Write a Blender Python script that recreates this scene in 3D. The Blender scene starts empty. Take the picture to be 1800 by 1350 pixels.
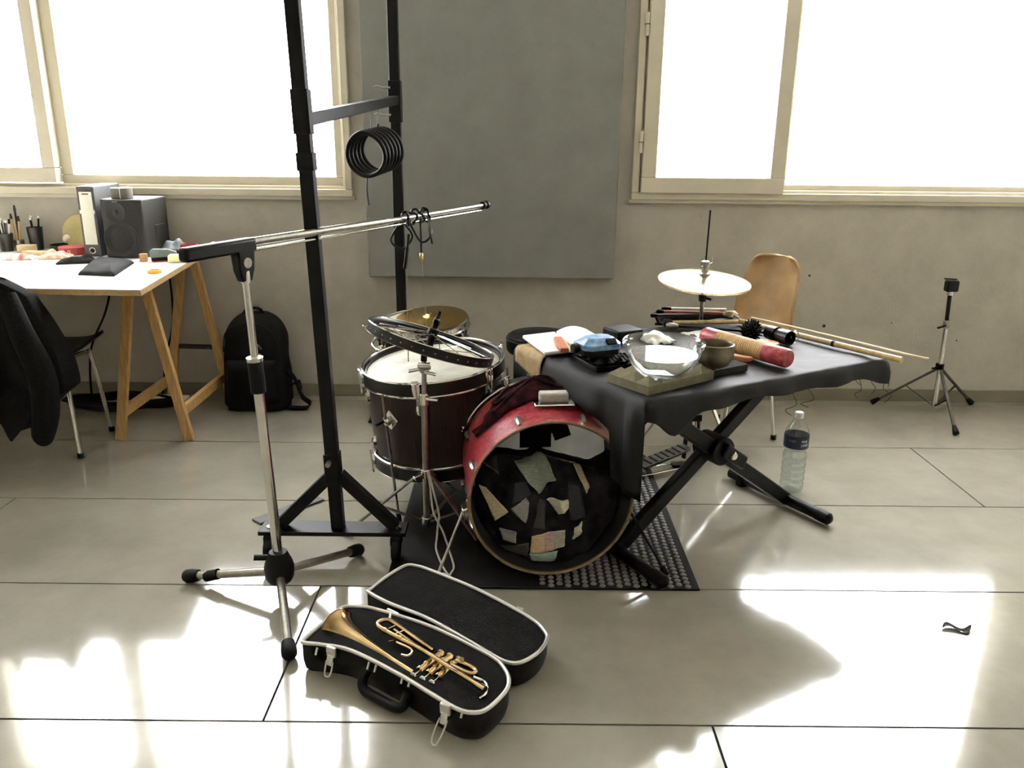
import bpy, math, random
from mathutils import Vector, Matrix, noise
S = bpy.context.scene
COL = S.collection
PI = math.pi
R = math.radians

# ------------------------------------------------------------------ camera
cam_d = bpy.data.cameras.new('camera')
cam_d.sensor_width = 36.0
cam_d.lens = 28.8
cam_d.clip_start = 0.05
cam = bpy.data.objects.new('camera', cam_d)
COL.objects.link(cam)
_th, _ro = R(16.95), R(0.55)
_f = Vector((0, math.cos(_th), -math.sin(_th)))
_r = Vector((1, 0, 0)); _u = _r.cross(_f)
_r2 = math.cos(_ro) * _r + math.sin(_ro) * _u
_u2 = -math.sin(_ro) * _r + math.cos(_ro) * _u
cm = Matrix((( _r2.x, _u2.x, -_f.x, 0.0), (_r2.y, _u2.y, -_f.y, 0.0), (_r2.z, _u2.z, -_f.z, 1.33), (0, 0, 0, 1)))
cam.matrix_world = cm
S.camera = cam

# ------------------------------------------------------------------ sky, exposure
w = bpy.data.worlds.new('overcast_sky')
S.world = w
w.use_nodes = True
bg = w.node_tree.nodes['Background']
bg.inputs['Color'].default_value = (.985, .99, 1.0, 1)
bg.inputs['Strength'].default_value = 10.0
S.view_settings.view_transform = 'Standard'
S.view_settings.look = 'None'
S.view_settings.gamma = 1.0
S.view_settings.use_curve_mapping = False
S.view_settings.exposure = 1.4
S.cycles.use_denoising = True
S.cycles.max_bounces = 10
S.cycles.diffuse_bounces = 6
S.cycles.glossy_bounces = 5
S.cycles.transmission_bounces = 10
S.cycles.transparent_max_bounces = 16
S.cycles.sample_clamp_indirect = 6.0
S.cycles.caustics_refractive = False
S.cycles.caustics_reflective = False

# ------------------------------------------------------------------ materials
def lin(c):
    if isinstance(c, str):
        c = [int(c[i:i + 2], 16) / 255 for i in (0, 2, 4)]
    return tuple(x / 12.92 if x <= .04045 else ((x + .055) / 1.055) ** 2.4 for x in c)

MATS = {}
def mat(name, col, rough=.5, metal=0.0, var=.12, scale=30, stretch=(1, 1, 1), bump=0.0, bscale=300, coat=0.0, sheen=0.0, rvar=0.0, trans=0.0, detail=4, world=False, col2=None, spec=.5):
    m = bpy.data.materials.new(name); m.use_nodes = True
    nt = m.node_tree; N = nt.nodes; L = nt.links
    b = N['Principled BSDF']
    b.inputs['Roughness'].default_value = rough
    b.inputs['Metallic'].default_value = metal
    b.inputs['Coat Weight'].default_value = coat
    b.inputs['Coat Roughness'].default_value = .08
    b.inputs['Sheen Weight'].default_value = sheen
    b.inputs['Specular IOR Level'].default_value = spec
    b.inputs['Transmission Weight'].default_value = trans
    c = lin(col)
    if world:
        src = N.new('ShaderNodeNewGeometry').outputs['Position']
    else:
        src = N.new('ShaderNodeTexCoord').outputs['Object']
    mp = N.new('ShaderNodeMapping'); mp.inputs['Scale'].default_value = stretch
    L.new(src, mp.inputs['Vector'])
    n = N.new('ShaderNodeTexNoise'); n.inputs['Scale'].default_value = scale; n.inputs['Detail'].default_value = detail
    if detail > 6: n.inputs['Roughness'].default_value = .68
    L.new(mp.outputs['Vector'], n.inputs['Vector'])
    r = N.new('ShaderNodeValToRGB')
    r.color_ramp.elements[0].position = .32; r.color_ramp.elements[1].position = .68
    lo = tuple(max(0, x * (1 - var)) for x in c); hi = tuple(min(1, x * (1 + var)) for x in c)
    if col2 is not None: hi = lin(col2)
    r.color_ramp.elements[0].color = (*lo, 1); r.color_ramp.elements[1].color = (*hi, 1)
    L.new(n.outputs['Fac'], r.inputs['Fac'])
    L.new(r.outputs['Color'], b.inputs['Base Color'])
    if rvar:
        mr = N.new('ShaderNodeMapRange'); mr.inputs['To Min'].default_value = max(0, rough - rvar); mr.inputs['To Max'].default_value = rough + rvar
        L.new(n.outputs['Fac'], mr.inputs['Value']); L.new(mr.outputs['Result'], b.inputs['Roughness'])
    if bump:
        n2 = N.new('ShaderNodeTexNoise'); n2.inputs['Scale'].default_value = bscale; n2.inputs['Detail'].default_value = 3
        L.new(src, n2.inputs['Vector'])
        bp = N.new('ShaderNodeBump'); bp.inputs['Strength'].default_value = bump; bp.inputs['Distance'].default_value = .004
        L.new(n2.outputs['Fac'], bp.inputs['Height']); L.new(bp.outputs['Normal'], b.inputs['Normal'])
    MATS[name] = m
    return m

def glass(name, tint=(1, 1, 1), ior=1.45):
    m = bpy.data.materials.new(name); m.use_nodes = True
    b = m.node_tree.nodes['Principled BSDF']
    b.inputs['Base Color'].default_value = (*tint, 1); b.inputs['Roughness'].default_value = .02
    b.inputs['Transmission Weight'].default_value = 1.0; b.inputs['IOR'].default_value = ior
    return m

def clear_film(name, tint=(1, 1, 1), ior=1.45, base=.03):
    """thin clear sheet: see-through with a Fresnel sheen"""
    m = bpy.data.materials.new(name); m.use_nodes = True
    nt = m.node_tree; N = nt.nodes; L = nt.links
    N.remove(N['Principled BSDF'])
    t = N.new('ShaderNodeBsdfTransparent'); t.inputs['Color'].default_value = (*tint, 1)
    g = N.new('ShaderNodeBsdfGlossy'); g.inputs['Roughness'].default_value = .03
    fr = N.new('ShaderNodeLayerWeight'); fr.inputs['Blend'].default_value = .5
    pw = N.new('ShaderNodeMath'); pw.operation = 'POWER'; pw.inputs[1].default_value = 4.0
    ad = N.new('ShaderNodeMath'); ad.operation = 'MULTIPLY_ADD'; ad.inputs[1].default_value = .75; ad.inputs[2].default_value = base + (ior - 1) ** 2 / (ior + 1) ** 2
    mx = N.new('ShaderNodeMixShader')
    L.new(fr.outputs['Facing'], pw.inputs[0]); L.new(pw.outputs['Value'], ad.inputs[0]); L.new(ad.outputs['Value'], mx.inputs['Fac'])
    L.new(t.outputs['BSDF'], mx.inputs[1]); L.new(g.outputs['BSDF'], mx.inputs[2])
    L.new(mx.outputs['Shader'], N['Material Output'].inputs['Surface'])
    return m

def translucent(name, col, amount=.5):
    m = bpy.data.materials.new(name); m.use_nodes = True
    nt = m.node_tree; N = nt.nodes; L = nt.links
    b = N['Principled BSDF']; b.inputs['Roughness'].default_value = .5
    n = N.new('ShaderNodeTexNoise'); n.inputs['Scale'].default_value = 14; n.inputs['Detail'].default_value = 5
    tc = N.new('ShaderNodeTexCoord'); L.new(tc.outputs['Object'], n.inputs['Vector'])
    r = N.new('ShaderNodeValToRGB'); c = lin(col)
    r.color_ramp.elements[0].position = .3; r.color_ramp.elements[1].position = .7
    r.color_ramp.elements[0].color = (*[x * .72 for x in c], 1); r.color_ramp.elements[1].color = (*c, 1)
    L.new(n.outputs['Fac'], r.inputs['Fac']); L.new(r.outputs['Color'], b.inputs['Base Color'])
    t = N.new('ShaderNodeBsdfTranslucent'); L.new(r.outputs['Color'], t.inputs['Color'])
    mx = N.new('ShaderNodeMixShader'); mx.inputs['Fac'].default_value = amount
    L.new(b.outputs['BSDF'], mx.inputs[1]); L.new(t.outputs['BSDF'], mx.inputs[2])
    L.new(mx.outputs['Shader'], N['Material Output'].inputs['Surface'])
    return m

m_wall = mat('plaster_wall', 'aaa597', .85, var=.13, scale=3.2, bump=.35, bscale=160, detail=8, world=True)
m_floor = mat('polished_concrete', '949083', .11, var=.16, scale=2.3, bump=.05, bscale=32, detail=9, world=True, rvar=.05, spec=.62)
m_floor.node_tree.nodes['Principled BSDF'].inputs['Coat Weight'].default_value = .9
m_joint = mat('floor_joint', '2a2824', .9)
m_base = mat('baseboard', '77725f', .7, var=.1, scale=6, world=True)
m_ceil = mat('ceiling_paint', 'dedad0', .9, var=.04)  # unseen ceiling, kept pale to bounce light back into the room
m_wall2 = mat('white_wall_paint', 'd2cec3', .9, var=.04)  # for the unseen walls, set whitish to bounce the window light
m_frame = mat('window_frame', 'c4bda8', .5, var=.05, scale=8)
m_pane = clear_film('window_pane', base=0.0)
m_panel = mat('acoustic_fabric', '868880', .95, var=.1, scale=5, bump=.6, bscale=900, detail=8, sheen=.2)
m_black = mat('black_metal', '070708', .45, var=.2, scale=20, spec=.22)
m_blackp = mat('black_plastic', '070707', .5, var=.2, scale=40, bump=.1, spec=.2)
m_chrome = mat('chrome', 'd0cec6', .13, 1.0, var=.06, scale=30)
m_steel = mat('brushed_steel', '9a978d', .28, 1.0, var=.15, scale=60)
m_rubber = mat('rubber', '080808', .65, var=.25, scale=60, bump=.15, spec=.2)
m_cloth = mat('black_cloth', '08080b', .55, var=.4, scale=50, bump=.45, bscale=900, spec=.3)
m_velvet = mat('velvet', '0b0b0c', 1.0, var=.9, scale=22, bump=1.0, bscale=350, spec=.1, sheen=.06, col2='121213')  # mottled tone paints grey highlights onto the velvet folds
m_dkwood = mat('walnut_veneer', '281d18', .38, var=.6, scale=26, stretch=(7, 7, .35), coat=.1, spec=.3)
m_pine = mat('pine_wood', 'c09a63', .55, var=.2, scale=22, stretch=(5, 5, .6), bump=.08)
m_ply = mat('plywood_edge', 'a88c5e', .7, var=.25, scale=60, stretch=(1, 1, 8))
m_white = mat('white_laminate', 'e9e9e7', .25, var=.03)
m_paper = mat('white_paper', 'eeece6', .8, var=.04)
m_head = translucent('drum_head', 'dedccb', .35)
m_red = mat('red_sparkle', '9c1f30', .28, var=.45, scale=70, coat=.5, col2='d0505c')
m_brass = mat('brass', 'a98a58', .2, 1.0, var=.25, scale=12, col2='d2b98c')
m_cymbal = mat('cymbal_bronze', 'b08f4c', .25, 1.0, var=.2, scale=8, stretch=(1, 1, 1))
m_silver = mat('bright_cymbal', 'e6ddc4', .22, 1.0, var=.06)
m_hoop = mat('black_hoop', '0c0a0b', .35, var=.25, scale=20, coat=.1, spec=.3)

# ------------------------------------------------------------------ mesh helpers
def frame(z, x=None):
    z = Vector(z).normalized()
    h = Vector(x) if x is not None else (Vector((0, 0, 1)) if abs(z.z) < .95 else Vector((1, 0, 0)))
    x = (h - z * h.dot(z)).normalized()
    return x, z.cross(x), z

class MB:
    def __init__(s): s.v = []; s.f = []
    def add(s, vs, fs):
        o = len(s.v); s.v += [Vector(p) for p in vs]; s.f += [[i + o for i in q] for q in fs]; return s
    def obox(s, c, ax, half):
        c = Vector(c); ax = [Vector(a).normalized() for a in ax]
        vs = [c + ax[0] * half[0] * i + ax[1] * half[1] * j + ax[2] * half[2] * k for i in (-1, 1) for j in (-1, 1) for k in (-1, 1)]
        fs = [(0, 1, 3, 2), (4, 6, 7, 5), (0, 4, 5, 1), (2, 3, 7, 6), (0, 2, 6, 4), (1, 5, 7, 3)]
        if ax[0].cross(ax[1]).dot(ax[2]) < 0: fs = [q[::-1] for q in fs]
        return s.add(vs, fs)
    def box(s, c, size, rz=0.0):
        a = Matrix.Rotation(rz, 3, 'Z')
        return s.obox(c, (a @ Vector((1, 0, 0)), a @ Vector((0, 1, 0)), (0, 0, 1)), [x / 2 for x in size])
    def bar(s, p0, p1, wd, ht, up=(0, 0, 1)):
        p0, p1 = Vector(p0), Vector(p1); d = p1 - p0
        x, y, z = frame(d, up)          # x ~ up
        return s.obox((p0 + p1) / 2, (z, y, x), (d.length / 2, wd / 2, ht / 2))
    def loft(s, rings, cap=True, closed=False):
        n = len(rings[0]); vs = [p for r in rings for p in r]; fs = []
        k = len(rings)
        for i in range(k if closed else k - 1):
            a, b = i * n, ((i + 1) % k) * n
            for j in range(n):
                fs.append((a + j, a + (j + 1) % n, b + (j + 1) % n, b + j))
        if cap and not closed:
            fs.append(tuple(range(n))[::-1]); fs.append(tuple((k - 1) * n + j for j in range(n)))
        return s.add(vs, fs)
    def cyl(s, p0, p1, r0, r1=None, n=16):
        r1 = r0 if r1 is None else r1
        p0, p1 = Vector(p0), Vector(p1); x, y, z = frame(p1 - p0)
        ring = lambda p, r: [p + (x * math.cos(2 * PI * j / n) + y * math.sin(2 * PI * j / n)) * r for j in range(n)]
        return s.loft([ring(p0, r0), ring(p1, r1)])
    def tube(s, pts, r, n=8, closed=False):
        P = [Vector(p) for p in pts]; k = len(P)
        rs = r if isinstance(r, (list, tuple)) else [r] * k
        rings = []; px = None
        for i in range(k):
            a = P[(i - 1) % k] if (closed or i > 0) else P[i]
            b = P[(i + 1) % k] if (closed or i < k - 1) else P[i]
            t = (b - a).normalized()
            if px is None: x, y, z = frame(t)
            else:
                x = (px - t * px.dot(t)).normalized(); y = t.cross(x)
            px = x
            rings.append([P[i] + (x * math.cos(2 * PI * j / n) + y * math.sin(2 * PI * j / n)) * rs[i] for j in range(n)])
        return s.loft(rings, closed=closed)
    def lathe(s, prof, n=32, o=(0, 0, 0), ax=(0, 0, 1), xa=None, closed=False, a0=0, a1=2 * PI):
        """prof: (radius, height) pairs; closed joins last to first"""
        o = Vector(o); x, y, z = frame(ax, xa); k = len(prof)
        full = abs(a1 - a0 - 2 * PI) < 1e-6
        m = n if full else n + 1
        vs = []
        for j in range(m):
            a = a0 + (a1 - a0) * j / n
            for (r, h) in prof: vs.append(o + (x * math.cos(a) + y * math.sin(a)) * r + z * h)
        fs = []
        for j in range(n):
            j2 = (j + 1) % m if full else j + 1
            for i in range(k if closed else k - 1):
                i2 = (i + 1) % k
                fs.append((j * k + i, j2 * k + i, j2 * k + i2, j * k + i2))
        s.add(vs, fs); return s
    def ring(s, o, ax, R0, R1, h, n=48):
        """flat-sided ring, inner R0, outer R1, height h centred on o"""
        return s.lathe([(R1, -h / 2), (R1, h / 2), (R0, h / 2), (R0, -h / 2)], n, o, ax, closed=True)
    def torus(s, o, ax, RR, r, n=48, k=8):
        return s.lathe([(RR + r * math.cos(2 * PI * i / k), r * math.sin(2 * PI * i / k)) for i in range(k)], n, o, ax, closed=True)
    def ell(s, c, rx, ry, rz, nu=16, nv=10, fn=None, M=None):
        c = Vector(c); rings = []
        for i in range(nv + 1):
            a = -PI / 2 + PI * i / nv; a = max(-PI / 2 + .02, min(PI / 2 - .02, a)); rg = []
            for j in range(nu):
                b = 2 * PI * j / nu
                p = Vector((math.cos(a) * math.cos(b), math.cos(a) * math.sin(b), math.sin(a)))
                if fn: p = p * fn(p)
                p = Vector((p.x * rx, p.y * ry, p.z * rz))
                if M is not None: p = M @ p
                rg.append(c + p)
            rings.append(rg)
        return s.loft(rings)
    def prism(s, poly, z0, z1, o=(0, 0, 0), ax=None):
        """polygon in the (x,y) of ax (three vectors) extruded along its third"""
        o = Vector(o); X, Y, Z = [Vector(a) for a in (ax or ((1, 0, 0), (0, 1, 0), (0, 0, 1)))]
        return s.loft([[o + X * a + Y * b + Z * z for a, b in poly] for z in (z0, z1)])
    def sheet(s, fn, nu, nv):
        vs = [fn(i / nu, j / nv) for i in range(nu + 1) for j in range(nv + 1)]
        fs = [(i * (nv + 1) + j, (i + 1) * (nv + 1) + j, (i + 1) * (nv + 1) + j + 1, i * (nv + 1) + j + 1) for i in range(nu) for j in range(nv)]
        return s.add(vs, fs)
    def build(s, name, m, parent=None, world=False, smooth=40, bevel=0, solid=0, sub=0, label=None, kind=None, off=0.0):
        vs = s.v
        if world and parent is not None:
            M = Matrix.Identity(4); q = parent
            while q is not None: M = q.matrix_basis @ M; q = q.parent
            I = M.inverted(); vs = [I @ p for p in vs]
        me = bpy.data.meshes.new(name); me.from_pydata([tuple(p) for p in vs], [], s.f); me.update()
        if smooth:
            me.polygons.foreach_set('use_smooth', [True] * len(me.polygons))
            me.set_sharp_from_angle(angle=R(smooth))
        o = bpy.data.objects.new(name, me); COL.objects.link(o); me.materials.append(m)
        if parent is not None: o.parent = parent
        if solid:
            q = o.modifiers.new('thickness', 'SOLIDIFY'); q.thickness = solid; q.offset = off
        if bevel:
            q = o.modifiers.new('edge', 'BEVEL'); q.width = bevel; q.segments = 2; q.limit_method = 'ANGLE'; q.angle_limit = R(40)
        if sub:
            q = o.modifiers.new('smooth', 'SUBSURF'); q.levels = sub; q.render_levels = sub
        if label: o['label'] = label
        if kind: o['kind'] = kind
        return o

def tag(o, label, cat, group=None):
    o['label'] = label; o['category'] = cat
    if group: o['group'] = group
    return o
def thing(name, label, cat, loc=(0, 0, 0), rz=0.0, group=None, M=None):
    o = bpy.data.objects.new(name, None); COL.objects.link(o); o.empty_display_size = .05
    if M is not None: o.matrix_basis = M
    else:
        o.location = loc; o.rotation_euler = (0, 0, rz)
        o.matrix_basis = Matrix.Translation(Vector(loc)) @ Matrix.Rotation(rz, 4, 'Z')
    return tag(o, label, cat, group)
def struct(o): o['kind'] = 'structure'; return o
def axM(o, z, x=None):
    X, Y, Z = frame(z, x)
    M = Matrix.Identity(4)
    for i in range(3): M[i][0] = X[i]; M[i][1] = Y[i]; M[i][2] = Z[i]; M[i][3] = o[i]
    return M
def nz(p, s=1.0): return noise.noise(Vector(p) * s)
def arc(c, ax, xa, r, a0, a1, n):
    x, y, z = frame(ax, xa); c = Vector(c)
    return [c + (x * math.cos(a0 + (a1 - a0) * i / n) + y * math.sin(a0 + (a1 - a0) * i / n)) * r for i in range(n + 1)]
def spline(pts, k=6):
    P = [Vector(p) for p in pts]; out = []
    for i in range(len(P) - 1):
        a = P[max(0, i - 1)]; b = P[i]; c = P[i + 1]; d = P[min(len(P) - 1, i + 2)]
        for j in range(k):
            t = j / k
            out.append(.5 * ((2 * b) + (c - a) * t + (2 * a - 5 * b + 4 * c - d) * t * t + (-a + 3 * b - 3 * c + d) * t ** 3))
    out.append(P[-1]); return out
# ================================================================== the room
WY = 4.13
fb = struct(MB().box((0, .3, -.034), (6.8, 7.8, .06)).build('floor', m_joint, smooth=0))
JX = {-1: .48, 0: -.58, 1: -1.87, 2: 1.79, 3: -.2}
for k in range(-7, 5):
    y0 = 1.615 + .607 * k; y1 = min(y0 + .607, WY)
    if y1 - y0 < .05: continue
    j = JX.get(k, (k * 1.7) % 4.2 - 2)
    xs = [-3.4] + sorted(x for x in (j - 4.2, j, j + 4.2) if -3.3 < x < 3.3) + [3.4]
    for a, b in zip(xs, xs[1:]):
        g = .0032
        MB().box(((a + b) / 2, (y0 + y1) / 2, -.012), (b - a - 2 * g, y1 - y0 - 2 * g, .024)).build('slab', m_floor, fb, smooth=0)

W1 = (-3.05, -.79); W2 = (.575, 2.85); SILL, HEAD = 1.03, 2.55
def wall_with_holes(name, y, holes, xs, zs, th, m):
    mb = MB(); idx = {}
    def vid(x, z):
        if (x, z) not in idx: idx[(x, z)] = len(mb.v); mb.v.append(Vector((x, y, z)))
        return idx[(x, z)]
    for x0, x1 in zip(xs, xs[1:]):
        for z0, z1 in zip(zs, zs[1:]):
            if any(h[0] <= x0 and x1 <= h[1] and h[2] <= z0 and z1 <= h[3] for h in holes): continue
            mb.f.append([vid(x0, z0), vid(x1, z0), vid(x1, z1), vid(x0, z1)])
    return struct(mb.build(name, m, smooth=0, solid=th, off=-1.0 if th > 0 else 1.0))
wb = wall_with_holes('wall_back', WY, [(*W1, SILL, HEAD), (*W2, SILL, HEAD)], [-3.4, W1[0], W1[1], W2[0], W2[1], 3.4], [0, SILL, HEAD, 3.2], .22, m_wall)
wf = struct(MB().box((0, -3.55, 1.6), (6.8, .1, 3.2)).build('wall_front', m_wall2, smooth=0))
struct(MB().box((-3.45, .3, 1.6), (.1, 7.9, 3.2)).build('wall_left', m_wall2, smooth=0))
struct(MB().box((3.45, .3, 1.6), (.1, 7.9, 3.2)).build('wall_right', m_wall2, smooth=0))
struct(MB().box((0, .3, 3.25), (7.0, 8.0, .1)).build('ceiling', m_ceil, smooth=0))
struct(MB().box((0, WY - .006, .032), (6.8, .012, .064)).build('baseboard_back', m_base, bevel=.003))
for x, z, r in ((1.605, .40, .008), (1.50, .66, .006), (1.95, .42, .003), (2.30, .33, .004), (.93, .95, .002)):
    MB().cyl((x, WY - .0012, z), (x, WY + .004, z), r, n=10).build('drill_hole', m_joint, wb)

def rect_frame(mb, x0, x1, z0, z1, t, y0, y1, tb=None):
    tb = t if tb is None else tb
    yc, dy = (y0 + y1) / 2, y1 - y0
    mb.box(((x0 + x1) / 2, yc, z0 + tb / 2), (x1 - x0, dy, tb))
    mb.box(((x0 + x1) / 2, yc, z1 - t / 2), (x1 - x0, dy, t))
    mb.box((x0 + t / 2, yc, (z0 + z1 + tb - t) / 2), (t, dy, z1 - z0 - t - tb))
    mb.box((x1 - t / 2, yc, (z0 + z1 + tb - t) / 2), (t, dy, z1 - z0 - t - tb))
    return mb
def window(name, x0, x1, sashes):
    w = rect_frame(MB(), x0, x1, SILL, HEAD, .034, WY - .03, WY + .10).build(name, m_frame, bevel=.003)
    struct(w)
    rect_frame(MB(), x0 + .03, x1 - .03, SILL + .03, HEAD - .03, .018, WY + .0, WY + .09).build('inner_frame', m_frame, w, bevel=.003)
    for (a, b, z0, t, tb, ya, yb) in sashes:
        f = rect_frame(MB(), a, b, z0, HEAD - .04, t, ya, yb, tb).build('sash', m_frame, w, bevel=.004)
        MB().box(((a + b) / 2, (ya + yb) / 2, (z0 + HEAD - .04) / 2), (b - a - t, .006, HEAD - .04 - z0 - t)).build('pane', m_pane, f, smooth=0)
    return w
w1 = window('window_1', W1[0], W1[1], [(-2.232, -.818, 1.068, .06, .052, WY + .03, WY + .08), (-3.02, -2.226, 1.085, .062, .07, WY - .035, WY + .03)])
MB().box((-2.230, WY - .004, 1.80), (.006, .05, 1.42)).build('gap_shade', m_joint, w1)  # dark strip painted in for the shaded gap between the sashes
w2 = window('window_2', W2[0], W2[1], [(.618, 1.311, 1.062, .07, .075, WY - .045, WY + .02), (1.29, 2.82, 1.068, .05, .036, WY + .03, WY + .08)])
for z in (1.30, 1.82):
    h = MB().cyl((.606, WY - .05, z - .05), (.606, WY - .05, z + .05), .009, n=10).build('hinge', m_frame, w2)
    MB().box((.606, WY - .05, z), (.021, .021, .003)).build('hinge_joint', m_joint, h)
# outer sill of both windows
for wi, (a, b) in ((w1, W1), (w2, W2)):
    MB().box(((a + b) / 2, WY - .004, SILL - .008), (b - a + .02, .03, .02)).build('sill', m_frame, wi, bevel=.004)

# acoustic panel on the wall between the windows
pn = thing('acoustic_panel', 'large grey green fabric acoustic panel hung between the two windows', 'wall panel', (-.108, WY - .03, .64))
MB().box((0, 0, .85), (1.225, .056, 1.70)).build('fabric_face', m_panel, pn, bevel=.008)
MB().box((0, .0285, .85), (1.20, .003, 1.66)).build('backing', m_joint, pn)
# ================================================================== rubber mat under the drums
m_mat = mat('rubber_mat', '0f0f0f', .6, var=.5, scale=14, bump=.3, bscale=120, spec=.2)
m_stud = mat('rubber_stud', '706f6c', .28, var=.2, scale=30)  # pale grey puts the window gleam into the stud colour
mt = thing('rubber_mat', 'dark grey rubber floor mat with raised round studs under the drums', 'mat', (.098, 2.76, 0))
MB().box((0, 0, .004), (.964, 1.10, .008)).build('base_sheet', m_mat, mt, bevel=.003)
st = []
for i in range(40):
    for j in range(46):
        x = .10 + .0262 * i; y = 2.222 + .0232 * j
        if i % 2 == 0: y += .0116
        if x < .57 and y < 3.29: st.append((x, y))
st.sort(key=lambda p: (p[1] - 2.2) - .9 * (p[0] - .1))
near, far = st[:290], st[290:]
def stud(mb, x, y): return mb.lathe([(.0, .0115), (.0078, .0113), (.0092, .0105), (.0098, .0075)], 12, (x, y, 0))
proto = None
for (x, y) in near:
    if proto is None:
        proto = stud(MB(), 0, 0).build('stud', m_stud, mt); o = proto
    else:
        o = proto.copy(); COL.objects.link(o); o.parent = mt
    o.location = (x - .098, y - 2.76, 0)
fm = MB()
for (x, y) in far: stud(fm, x, y)
fm.build('far_studs', m_stud, mt, world=True, kind='stuff')

# ================================================================== rack with two black posts
rk = thing('instrument_rack', 'tall black steel rack with two posts and a caster base', 'rack', (-.57, 2.42, 0))
P0 = Vector((-.562, 2.42, .10)); P1 = Vector((-.612, 2.42, 1.98))
MB().bar(P0, P1, .04, .04, (0, 1, 0)).build('front_post', m_black, rk, True, bevel=.003)
pt = lambda z: P0.lerp(P1, (z - .10) / 1.88)
for z, h in ((.31, .10), (1.25, .05), (1.385, .12)):
    MB().bar(pt(z - h / 2), pt(z + h / 2), .048, .048, (0, 1, 0)).build('collar', m_black, rk, True, bevel=.002)
MB().cyl((-.574, 2.395, .335), (-.574, 2.372, .335), .008).build('bolt', m_steel, rk, True)
MB().box((-.576, 2.42, .093), (.475, .085, .014)).build('base_plate', m_black, rk, True, bevel=.002)
for sx in (-1, 1):
    MB().bar((-.562 + sx * .012, 2.42, .285), (-.565 + sx * .19, 2.42, .103), .036, .034, (0, 1, 0)).build('brace', m_black, rk, True, bevel=.002)
    cx = -.576 + sx * .205
    c = MB().box((cx, 2.40, .066), (.036, .045, .03)).build('caster', m_black, rk, True, bevel=.003)
    MB().cyl((cx - .013, 2.385, .038), (cx + .013, 2.385, .038), .037, n=24).build('wheel', m_rubber, c, True, bevel=.003)
    b = MB().cyl((cx, 2.415, .1), (cx, 2.415, .122), .004).build('caster_bolt', m_chrome, rk, True)
    MB().cyl((cx, 2.415, .1), (cx, 2.415, .103), .014, n=20).build('washer', m_chrome, b, True)
o = MB().bar((-.905, 2.64, .004), (-.725, 2.845, .004), .055, .008).build('metal_strip', mat('dull_grey_metal', '4a4844', .6, .2, var=.2, scale=30), bevel=.002); tag(o, 'flat dark metal strip lying on the floor behind the rack base', 'strip')
Q0 = Vector((-.513, 3.72, .02)); Q1 = Vector((-.513, 3.72, 1.98))
MB().bar(Q0, Q1, .042, .042, (0, 1, 0)).build('rear_post', m_black, rk, True, bevel=.003)
MB().box((-.513, 3.72, .014), (.34, .085, .014)).build('base_plate', m_black, rk, True, bevel=.002)
MB().box((-.513, 3.72, 1.46), (.054, .054, .17)).build('collar', m_black, rk, True, bevel=.003)
MB().bar(pt(1.365) + Vector((0, .02, 0)), (-.513, 3.70, 1.465), .036, .036).build('cross_bar', m_black, rk, True, bevel=.003)
for z in (1.515, 1.405):
    MB().tube([(-.53, 3.69, z), (-.565, 3.69, z), (-.585, 3.69, z + .006), (-.60, 3.69, z)], .0045).build('wing_bolt', m_steel, rk, True)
for t in (.70, .86):
    p = (pt(1.365)).lerp(Vector((-.513, 3.70, 1.465)), t)
    MB().ell(p + Vector((-.02, -.006, -.004)), .012, .03, .006).build('clip', m_chrome, rk, True)

# coil spring hanging from the rack's bar
sc_ = Vector((-.512, 2.90, 1.258)); sax = Vector((.24, .97, .10)).normalized()
x, y, z = frame(sax)
hel = []
for i in range(5 * 36 + 20):
    a = 2 * PI * i / 36; hel.append(sc_ + (x * math.cos(a) + y * math.sin(a)) * .073 + sax * (.16 * i / (5 * 36)))
sp = thing('coil_spring', 'dark steel coil spring hung by wires from the rack bar', 'spring', sc_)
MB().tube(hel, .0075, 10).build('coil', m_black, sp, True)
for t, l in ((.07, 0), (.13, 1)):
    top = Vector((-.512 + t * .25, 2.9 + t, 1.40 + .06 * t)); MB().tube([sc_ + sax * t + Vector((0, 0, .073)), top], .0016, 6).build('wire', m_black, sp, True)
MB().tube(spline([sc_ + sax * .03 + Vector((-.005, 0, -.07)), sc_ + Vector((0, .03, -.12)), sc_ + Vector((.004, .03, -.17))]), .003, 6).build('cord', m_black, sp, True)
MB().ell(sc_ + sax * .13 + Vector((0, 0, .082)), .006, .006, .009).build('knot', m_black, sp, True)

# ================================================================== microphone stand with boom
ms = thing('microphone_stand', 'chrome boom microphone stand on a black tripod base', 'stand', (-.69, 2.16, 0))
HB = Vector((-.684, 2.16, .10)); TB = Vector((-.712, 2.16, 1.0))
for q in ((-.99, 2.235, .022), (-.498, 2.41, .022), (-.578, 1.85, .022)):
    q = Vector(q); a = Vector((HB.x, HB.y, .085)); d = (q - a).normalized()
    lg = MB().cyl(a, q, .0125).build('leg', m_steel, ms, True)
    MB().lathe([(.0, -.052), (.0175, -.05), (.0205, -.03), (.0205, -.008), (.016, 0), (.0, .002)], 16, q + d * .012, d).build('rubber_foot', m_rubber, lg, True)
MB().cyl(HB.lerp(Vector((-.99, 2.235, .022)), .66) - Vector((0, 0, .004)), HB.lerp(Vector((-.99, 2.235, .022)), .80) - Vector((0, 0, .008)), .0165).build('leg_clip', m_rubber, ms, True)
MB().lathe([(.0, -.045), (.034, -.045), (.042, -.03), (.044, .0), (.040, .018), (.026, .05), (.018, .052), (.0, .052)], 20, HB).build('hub', m_blackp, ms, True)
MB().cyl(HB + Vector((-.03, -.01, .035)), HB + Vector((-.066, -.02, .04)), .009).build('hub_knob', m_blackp, ms, True)
MB().cyl(HB + Vector((0, 0, .04)), HB.lerp(TB, .62), .0145, n=20).build('lower_tube', m_chrome, ms, True)
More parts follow.
